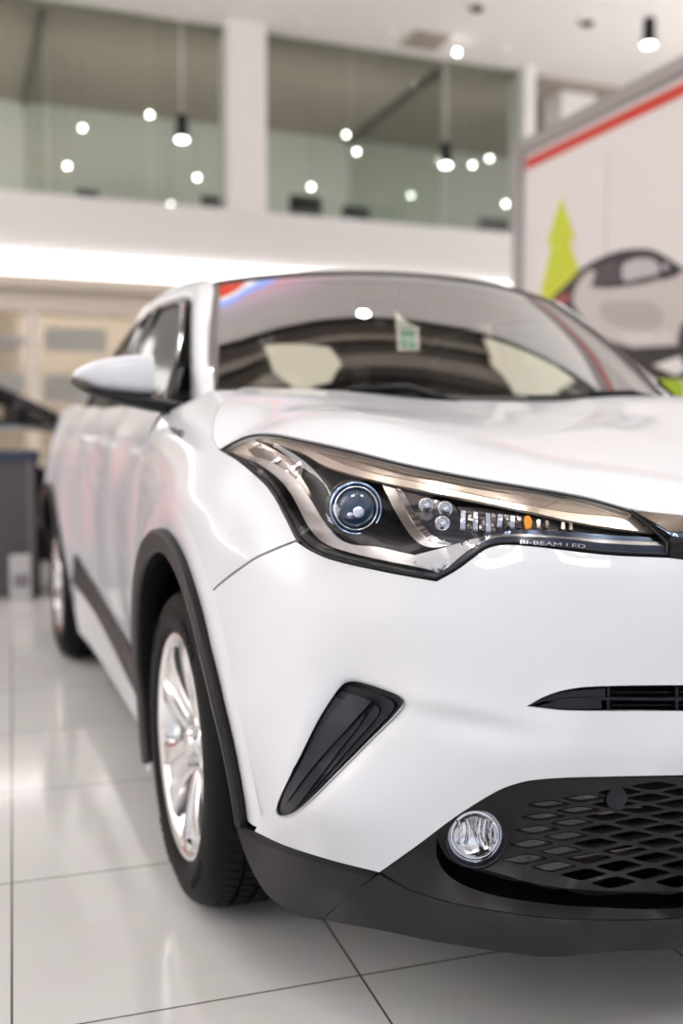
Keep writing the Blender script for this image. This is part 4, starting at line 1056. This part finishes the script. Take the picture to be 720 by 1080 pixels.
# ceiling fittings: vent, track spots
def at_ceil(px, py, z=H2): return P(px, py, 'z', z)
c = at_ceil(449, 42); vt = thing('ceiling_vent', 'square grey-beige ventilation grille set in the white ceiling', 'vent', tuple(c))
from_bm('frame', box_bm((c[0], c[1], H2-.01), (.50, .50, .03), .005), mat('vent_beige', (.42,.36,.30), .7), vt, smooth=False)
for k_ in range(6): from_bm('louvre', box_bm((c[0], c[1]-.2+.08*k_, H2-.03), (.44, .012, .02)), mat('vent_slat', (.36,.31,.26), .7) if k_ == 0 else bpy.data.materials['vent_slat'], vt, smooth=False)
for (px, py), lb in (((503, 6), 'black recessed spot in the ceiling at the top edge, left one'), ((619, 22), 'black recessed spot in the ceiling, right one of the pair')):
    c = at_ceil(px, py)
    t = thing('ceiling_spot', lb, 'spotlight', tuple(c), 'black recessed ceiling spots')
    from_bm('rim', lathe_bm([(.13,0),(.13,.02),(.085,.025),(.085,0)], c, (0,0,-1), 28), CE, t)
    from_bm('lamp_body', lathe_bm([(.08,0),(.08,.03),(.07,.05),(0,.04)], c, (0,0,-1), 28), M['black'], t)
for px, py in ((105,75),(207,10),(323,25),(413,36),(532,53),(540,66)):
    c = at_ceil(px, py-2)
    o = from_bm('smoke_detector', lathe_bm([(.06,0),(.055,.03),(.03,.04),(0,.04)], c, (0,0,-1), 20), CE)
    tag(o, 'small white round detector on the ceiling %s' % {105:'above the far left office',207:'left of the pillar top',323:'right of the pillar top',413:'left of the ceiling vent',532:'right of the ceiling vent',540:'above the glass office corner'}[px], 'smoke detector', 'white ceiling detectors')
# dark bay, beams and two glowing panels, added unseen for the windscreen reflections
BAY = mat('reflection_bay_brown', (.085, .068, .058), .8); BEAM = mat('reflection_beam', (.30, .26, .22), .8)
st('ceiling_reflection_bay', (0, .45, H2-.02), (16, 5.1, .04), BAY)
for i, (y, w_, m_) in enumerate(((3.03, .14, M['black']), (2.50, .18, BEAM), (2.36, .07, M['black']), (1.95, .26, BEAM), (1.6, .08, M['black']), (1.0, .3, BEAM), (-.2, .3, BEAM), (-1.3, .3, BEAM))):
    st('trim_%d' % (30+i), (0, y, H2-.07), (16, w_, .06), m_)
LUM = mat('reflection_cream_panel', (.8, .75, .6), .5, emit=(1., .93, .75), es=.40)
for q, lb in (([(-.49,2.71),(-.23,2.60),(.4,2.27),(.48,1.9),(.25,1.66),(-.25,1.67),(-.51,2.1)], 'added cream reflection panel above the white car bonnet'), ([(3.06,2.93),(4.5,2.94),(4.9,2.85),(3.95,1.97),(3.25,1.75),(2.97,2.18)], 'added cream reflection panel above the mural wall')):
    bm = bmesh.new(); f = bm.faces.new([bm.verts.new((a, b, H2-.16)) for a, b in q]); r_ = bmesh.ops.extrude_face_region(bm, geom=[f])
    for v in [g for g in r_['geom'] if isinstance(g, bmesh.types.BMVert)]: v.co.z += .12
    bmesh.ops.recalc_face_normals(bm, faces=bm.faces)
    from_bm('trim_%d' % (50+len(lb) % 7), bm, LUM, smooth=False)['kind'] = 'structure'
# glowing red, white and blue banner added out of view for its windscreen reflection
bn = thing('reflection_banner', 'added glowing red banner with white and blue edge bands, shaped for its reflection in the windscreen corner', 'banner', (-.3, 5.0, H2-.35))
def flat3(name, q, z, m, parent, th=.01):
    bm = bmesh.new(); f = bm.faces.new([bm.verts.new((a, b, z)) for a, b in q]); r_ = bmesh.ops.extrude_face_region(bm, geom=[f])
    for v in [g for g in r_['geom'] if isinstance(g, bmesh.types.BMVert)]: v.co.z += th
    bmesh.ops.recalc_face_normals(bm, faces=bm.faces); return from_bm(name, bm, m, parent, smooth=False)
ra = [(.80,4.52),(.3,4.66),(-.25,4.80),(-.66,4.72)]; rb = [(.80,4.44),(.3,4.56),(-.27,4.68),(-.70,4.55)]; rc_ = [(.80,4.32),(.28,4.42),(-.30,4.50),(-.74,4.26)]
flat3('red_field', [(-.62,5.9),(.85,5.3)]+ra, H2-.36, mat('glow_red', (.6,.06,.04), .5, emit=(1.,.10,.05), es=1.0), bn)
flat3('white_band', ra+rb[::-1], H2-.36, mat('glow_white', (.8,.8,.8), .5, emit=(1.,1.,1.), es=1.2), bn)
flat3('blue_band', rb+rc_[::-1], H2-.36, mat('glow_blue', (.3,.4,.8), .5, emit=(.35,.45,1.), es=1.2), bn)
for x, y in ((-.7, 5.3), (.6, 5.3)): from_bm('hanger', tube_bm([(x, y, H2-.35), (x, y, H2)], .006, 5), M['trimgrey'], bn)
# pendant lamps
GLOW = mat('glowing_lamp_face', (1,1,1), .5, emit=(.95,.98,1.), es=12)
for px, py, y, lb in ((192,147,9.6,'black cylinder pendant lamp hanging in front of the left glass office'), (470,174,9.6,'black cylinder pendant lamp hanging in front of the right glass office'), (684,47,7.2,'black cylinder pendant lamp above the mural wall at the top right')):
    c = P(px, py, 'y', y)
    t = thing('pendant_lamp', lb, 'pendant lamp', tuple(c), 'black cylinder pendant lamps')
    from_bm('lamp_shade', lathe_bm([(.062,0),(.065,.02),(.058,.24),(.05,.25),(0,.25)], c, (0,0,1), 24), M['black'], t)
    from_bm('lamp_face', lathe_bm([(.060,.0),(.055,-.01),(0,-.02)], c, (0,0,1), 24), GLOW, t)
    from_bm('cord', tube_bm([c+np.array((0,0,.25)), (c[0],c[1],H2)], .006, 6), M['white'], t)
# downlights in the office and hall (small bright discs)
dl = [(87,135),(71,175),(158,121),(242,150),(208,187),(60,210),(180,216),(365,142),(376,160),(328,197),(433,206),(498,174),(533,215),(543,160),(516,167),(363,142),(482,55)]  # last entry is a lamp standing in for a bluish ceiling reflection
SP = mat('small_lamp_glow', (1,1,1), .5, emit=(1.,.98,.95), es=16)
where = ['high left','left, lower','beside the first glass edge','against the pillar','above the desk','at the far left parapet','above the desk, by the parapet','right of the pillar','right of the pillar, lower','above the right office chair','in the middle of the right office','right of the middle pendant','low at the right end','by the mural frame','just right of the middle pendant lamp','just right of the pillar','added for a bluish ceiling reflection near the vent']
for (px, py), wh in zip(dl[:15]+dl[16:], where[:15]+where[16:]):
    y = YW+1.6
    if py < 60: y = YW-.5
    c = P(px, py, 'y', y)
    t = thing('small_lamp', 'tiny bright round lamp upstairs, %s' % wh, 'lamp', tuple(c), 'tiny bright lamps upstairs')
    from_bm('glass_globe', lathe_bm([(.027*math.sin(a), -.027*math.cos(a)) for a in np.linspace(0, math.pi, 9)], c, (0,0,1), 14), SP, t)
    from_bm('cord', tube_bm([c+np.array((0,0,.04)), (c[0],c[1],H2-.04)], .004, 5), M['trimgrey'], t)
c = P(622, 88, 'y', YW+.3)
tag(from_bm('exit_lamp', lathe_bm([(.06,0),(.06,.03),(.03,.06),(0,.06)], (c[0], YW+.40, c[2]), (0,-1,0), 20), M['red']), 'small red exit lamp on the far pillar above the mural wall', 'alarm')  # exit lamp, its red light given only by red colour

# ================================================== MURAL WALL on the right
XM = 2.77
def mp(px, py, off=0.): return P(px, py, 'x', XM-off)
ztop = mp(552, 163)[2]; y_far = mp(551, 300)[1]; y_near = 1.2
mural = thing('display_wall', 'freestanding white display wall with red top stripe and a printed car and tree', 'display wall', (XM, (y_far+y_near)/2, 0))
MW = mat('display_panel_white', (.78, .755, .745), .55); MG = mat('grey_metal_frame', (.42, .40, .40), .4, .4)
box('panel', (XM+.05, (y_far+y_near)/2, ztop/2), (.10, y_far-y_near, ztop), MW, mural)
box('top_frame', (XM+.03, (y_far+y_near)/2, ztop+.04), (.16, y_far-y_near+.1, .10), MG, mural, .01)
box('end_frame', (XM+.03, y_far+.04, ztop/2), (.16, .10, ztop), MG, mural, .01)
box('end_frame', (XM+.03, y_near-.04, ztop/2), (.16, .10, ztop), MG, mural, .01)
zr0, zr1 = mp(558, 178)[2], mp(558, 167)[2]
box('red_stripe', (XM-.002, (y_far+y_near)/2, (zr0+zr1)/2), (.006, y_far-y_near-.06, zr1-zr0), M['red'], mural)
sy = mp(640, 200)[1]; box('panel_joint', (XM-.001, sy, ztop/2-.1), (.004, .008, ztop-.3), mat('joint_grey', (.5,.46,.44), .6), mural)
class SWall:
    def __init__(s, off): s.off = off
    def lift(s, q, dt=0.): return np.array([mp(a, b, s.off) for a, b in np.atleast_2d(q)])
    def out(s, X): return np.array([-1., 0, 0])
def mflat(name, q, m, off, parent=mural, sp=6):
    return panel(name, curve(q, sp), SWall(off), m, parent, sp=14, skirt=.002)
cp_ = lambda l: [(a, b, 0) for a, b in l]
mflat('printed_tree', cp_([(592,208),(600,232),(606,252),(600,254),(605,270),(611,286),(611,316),(575,322),(570,308),(576,282),(581,260),(577,256),(584,232)]), mat('lime_print', (.60,.68,.05), .5), .004)
mflat('tree_reflection', cp_([(690,386),(700,388),(740,420),(720,425),(690,400)]), mat('reflection_lime', (.40,.55,.03), .5), .004)  # green patch painted on the wall in place of the tree's reflection
pc_ = mflat('printed_car', [(575,322,0),(590,306),(601,296),(612,284),(628,274),(650,265.5),(672,262.5),(688,264),(702,271),(722,284),(760,298),(800,318),(815,360),(815,400,0),(690,400,0),(660,378),(620,350)], mat('print_black', (.05,.04,.045), .5), .006)
mflat('printed_body', [(604,318),(606,305),(612,294),(622,285),(627,285),(626,292),(623,303,0),(640,304),(656,302.5),(680,299),(698,294,0),(712,292),(722,285),(762,300),(796,322),(806,360),(790,366,0),(720,364,0),(668,367,0),(640,358),(622,346),(610,330)], mat('print_silver', (.60,.56,.54), .5), .008, pc_)
mflat('printed_window', [(656,280),(664,275),(676,272),(690,274),(695,280),(695,288),(676,293),(658,296)], mat('print_pale_glass', (.55,.52,.55), .5), .008, pc_)
mflat('printed_window', cp_([(627,284),(634,279),(650,274),(652,297),(630,300)]), mat('print_dark_glass', (.10,.09,.10), .5), .008, pc_)
mflat('printed_shade', [(632,322),(660,318),(690,320),(700,334),(692,346),(660,347),(640,340)], mat('print_mid_grey', (.47,.43,.41), .5), .009, pc_)
mflat('printed_sill', cp_([(650,352),(706,350),(712,360),(664,362)]), mat('print_light_grey', (.70,.66,.64), .5), .009, pc_)
mflat('printed_tail_light', [(580,319),(590,311),(601,309),(600,317),(588,323)], mat('print_red', (.35,.10,.09), .5), .009, pc_)
mflat('printed_mirror', [(697,277),(703,275),(706,283),(705,292),(700,297),(697,290)], mat('print_black2', (.04,.035,.04), .5), .010, pc_)
mflat('printed_mirror_cap', [(698,278),(703,277),(705,284),(699,285)], bpy.data.materials['print_pale_glass'], .011, pc_)
mflat('printed_wheel', [(716,372),(716,350),(722,338),(740,336),(752,360),(748,385),(730,395)], bpy.data.materials['print_black2'], .011, pc_)
mflat('printed_stripe', cp_([(672,371),(716,364),(716,372),(690,384)]), bpy.data.materials['print_black2'], .010, pc_)
mflat('printed_stripe', cp_([(688,385),(740,368),(760,372),(712,396)]), M['white'], .010, pc_)

# ================================================== BLACK CAR + STAND on the left
def black_car(ox, oy):
    t = thing('car', 'black car partly hidden behind the dark stand and the white car', 'car', (ox, oy, 0))
    bp_ = M['black_paint'] = mat('black_car_paint', (.008,.009,.013), .25, coat=.3, spec=.3)
    # side profile, front towards +x ; (x, z) lower body loft across y
    prof = [(-4.3,.35),(-4.35,.7),(-4.2,.98),(-3.6,1.02),(-2.6,1.02),(-1.6,1.04),(-1.0,1.06),(-.6,1.03),(-.2,.94),(.0,.80),(.06,.55),(.0,.30),(-.4,.24),(-3.9,.24)]
    G = []
    for yy, k_ in ((-.88,.93),(-.90,.975),(-.86,1.0),(-.6,1.01),(0,1.02),(.6,1.01),(.86,1.0),(.90,.975),(.88,.93)):
        G.append([(ox+(-2.15+(x+2.15)*(1 if abs(yy) < .7 else .985)), oy+yy, .24+(z-.24)*k_) for x, z in prof+prof[:1]])
    b = grid_bm(G); b2 = b
    o = from_bm('body', b2, bp_, t)
    # cabin: pillars and roof as tubes/strips around glass
    def cab(y, s): return [(ox+x, oy+y*s, z) for x, z in ((-.72,1.05),(-1.15,1.24),(-1.6,1.40),(-2.3,1.45),(-3.0,1.40),(-3.6,1.22),(-3.95,1.02))]
    L_, R_ = cr3(cab(-.80, 1), 5), cr3(cab(.80, 1), 5)
    kk = lambda p: 1-.22*max(0, (p[2]-1.02))/.43
    L_ = np.array([(p[0], oy+(p[1]-oy)*kk(p), p[2]) for p in L_]); R_ = np.array([(p[0], oy+(p[1]-oy)*kk(p), p[2]) for p in R_])
    from_bm('roof_rail', tube_bm(L_, .038, 8), bp_, t); from_bm('roof_rail', tube_bm(R_, .038, 8), bp_, t)
    o = from_bm('roof', grid_bm([list(L_[10:22]), list(((L_+R_)/2+np.array((0,0,.03)))[10:22]), list(R_[10:22])]), bp_, t); solid(o, .03)
    gl = M['sideglass']
    from_bm('windscreen', grid_bm([list(L_[:11]), list(R_[:11])]), SG, t); from_bm('rear_window', grid_bm([list(L_[21:]), list(R_[21:])]), gl, t)
    for S_, sg in ((L_, -1), (R_, 1)):
        bot = np.array([(p[0], oy+sg*.80, 1.03) for p in S_]); from_bm('side_window', grid_bm([list(S_), list(bot)]), SG, t)
        from_bm('door_pillar', tube_bm([(ox-2.2, oy+sg*.66, 1.44), (ox-2.15, oy+sg*.80, 1.03)], .035, 6), bp_, t)
        m_ = from_bm('door_mirror', box_bm((ox-1.05, oy+sg*.95, 1.12), (.12, .20, .13), .04), bp_, t)
        for wx_ in (-.85, -3.5):
            w = from_bm('wheel', lathe_bm([(.33,-.10),(.34,-.02),(.32,.0),(.24,.0),(.235,-.03),(.23,-.04),(.06,-.02),(0,-.02)], (ox+wx_, oy+sg*.88, .34), (0, sg, 0), 36), M['rubber'], t)
            for k_ in range(5):
                a = k_*2*math.pi/5; from_bm('spoke', tube_bm([(ox+wx_, oy+sg*.87, .34), (ox+wx_+.22*math.cos(a), oy+sg*.87, .34+.22*math.sin(a))], .022, 6), M['alloy'], w)
    for sg in (-1, 1): from_bm('headlight', lathe_bm([(.10,0),(.09,.03),(0,.045)], (ox-.03, oy+sg*.62, .74), (1, sg*.3, .1), 20), M['chrome'], t)
    box('chrome_strip', (ox-2.1, oy-.905, .99), (2.6, .012, .02), M['chrome'], t)
    return t
bc = black_car(.26, 8.3); bc.scale = (1, 1, 1.11)
# stand
a = P(-14, 625, 'z', 0); b_2 = P(42, 629, 'z', 0); zt_ = P(20, 480, 'y', a[1])[2]
stn = thing('display_stand', 'dark charcoal free-standing counter beside the rear of the white car', 'counter', ((a[0]+b_2[0])/2, b_2[1], 0))
char = mat('charcoal_laminate', (.085,.075,.08), .45); char2 = mat('charcoal_edge', (.16,.14,.14), .35)
x1_ = b_2[0]; x0_ = x1_-.62; y0_ = b_2[1]
box('cabinet', ((x0_+x1_)/2, y0_+.25, zt_/2), (x1_-x0_, .5, zt_-.03), char, stn, .006)
box('counter_top', ((x0_+x1_)/2, y0_+.25, zt_), (x1_-x0_+.03, .54, .07), mat('blue_black_top', (.03,.045,.085), .2), stn, .006)
box('corner_post', (x1_-.045, y0_+.0, zt_/2), (.035, .03, zt_-.04), char2, stn)
box('corner_post', (x1_-.008, y0_+.01, zt_/2), (.022, .05, zt_), M['vent'], stn)
c0_, c1_ = P(11, 625, 'y', y0_-.10), P(32, 585, 'y', y0_-.10)
bin_ = thing('brochure_bin', 'small pale grey brochure box on the floor against the dark counter', 'box', ((c0_[0]+c1_[0])/2, y0_-.10, 0))
cxm, wm, hm = (c0_[0]+c1_[0])/2, c1_[0]-c0_[0], c1_[2]
box('box_body', (cxm, y0_-.10, hm/2), (wm, .10, hm), mat('pale_grey_card', (.50,.49,.50), .7), bin_, .008)
box('printed_panel', (cxm, y0_-.153, hm*.45), (wm*.7, .004, hm*.3), mat('grey_print', (.22,.2,.22), .6), bin_)
# red board added out of view to redden the door and wheel arch reflections
rd_ = thing('reflection_board', 'unseen red board added on the left of the hall to tint reflections', 'board', (-2.3, 6.0, 0))
box('board_panel', (-2.3, 6.0, .80), (1.6, .05, 1.2), mat('reflection_red', (.45, .02, .02), .4), rd_, .005, rz=.0)
for sx_ in (-.65, .65): box('foot', (-2.3+sx_, 6.0, .075), (.05, .4, .15), M['black'], rd_)

# ================================================== LIGHT
def area(name, loc, size, power, rot=(0, 0, 0), col=(1, .97, .94), spread=180):
    l = bpy.data.lights.new(name, 'AREA'); l.shape = 'RECTANGLE'; l.size, l.size_y = size; l.energy = power; l.color = col; l.spread = math.radians(spread)
    o = bpy.data.objects.new(name, l); COL.objects.link(o); o.location = loc; o.rotation_euler = rot; return o
for i, (x, y) in enumerate(((-6.5, 1), (-6.5, 6), (-2, -4.5), (-2, .5), (-3.5, 3.8), (2, -4.5), (2.4, .5), (7, 0))):
    area('ceiling_panel_light', (x, y, H2-.03), (1.4, 1.4), CEIL_W)
area('daylight', (2, -9.7, 3.1), (22, 4.6), DAY_W, rot=(math.radians(90), 0, 0), col=(.80, .90, 1.0))
for x in (-3.2, .6, 4.6): area('office_fill', (x, YW+.45, zb0+.58), (3.4, .4), OFF_W, rot=(math.radians(105), 0, 0))  # fill lights added behind the parapet to brighten the office
area('ceiling_fill', (10, 3.5, 2.6), (6, 9), FILL_W*.42, rot=(math.pi, 0, 0), col=(1, .975, .955)); area('ceiling_fill', (-8.5, 1, 3.2), (3, 14), FILL_W*.9, rot=(math.pi, 0, 0), col=(1, .975, .955))  # unseen fill lights added to brighten the ceiling
area('shop_light', (0, YW+1.2, zb0-.12), (9, 1.0), SHOP_W, col=(1, .94, .86))
# track spots: small lamps that leave glints on the paint
rs = random.Random(7)
for i, (x, y) in enumerate([(-4,-3),(-3,-2),(-2,-3),(-1,-1.5),(0,-3),(1,-2),(2,-3),(-3.4,.5),(-1.6,1.2),(.3,.7),(1.8,1),(-2.4,2.8),(-.4,2.9),(1.4,3),(-5,-1),(3,-1)]):
    t = thing('track_spot', 'round ceiling spot lamp above the cars', 'spotlight', (x, y, H2), 'ceiling spots above the cars')
    from_bm('lamp_ring', lathe_bm([(.09,0),(.09,.04),(.07,.05),(.07,.01)], (x, y, H2), (0,0,-1), 20), CE, t)
    from_bm('lamp_face', lathe_bm([(.068,.03),(0,.032)], (x, y, H2), (0,0,-1), 20), SPOTM, t)
def spot(loc, to, power, ang, size=.06, col=(1, .96, .9)):
    l = bpy.data.lights.new('spot_light', 'SPOT'); l.energy = power; l.spot_size = math.radians(ang); l.spot_blend = .5; l.shadow_soft_size = size; l.color = col
    o = bpy.data.objects.new('spot_light', l); COL.objects.link(o); o.location = loc
    o.rotation_euler = (Vector(to)-Vector(loc)).to_track_quat('-Z', 'Y').to_euler(); return o
spot((2.4, .6, 5.9), (-.6, .3, 0), SPOT_W, 60); spot((1.2, 3.2, 5.9), (-1.4, .8, 0), SPOT_W, 60); spot((-1.0, -3.4, 5.9), (-1.2, 1.5, 0), SPOT_W*.5, 60)
w = bpy.data.worlds.new('world'); scn.world = w; w.use_nodes = True
w.node_tree.nodes['Background'].inputs[0].default_value = (.80, .87, 1, 1); w.node_tree.nodes['Background'].inputs[1].default_value = WORLD_S
# ================================================== CAMERA
cam = bpy.data.cameras.new('camera'); co = bpy.data.objects.new('camera', cam); COL.objects.link(co)
cam.sensor_fit = 'VERTICAL'; cam.sensor_height = 36; cam.sensor_width = 24; cam.lens = F/1080*36
R = Matrix((RT, UP, -FW)).transposed().to_4x4(); co.matrix_world = Matrix.Translation(CAM) @ R
cam.clip_start = .05; cam.clip_end = 100
cam.dof.use_dof = True; cam.dof.focus_distance = float((pc-CAM)@FW); cam.dof.aperture_fstop = 1.7
scn.camera = co
scn.view_settings.view_transform = 'Standard'; scn.view_settings.look = 'None'; scn.view_settings.gamma = 1
scn.view_settings.use_curve_mapping = False; scn.view_settings.exposure = EXPO
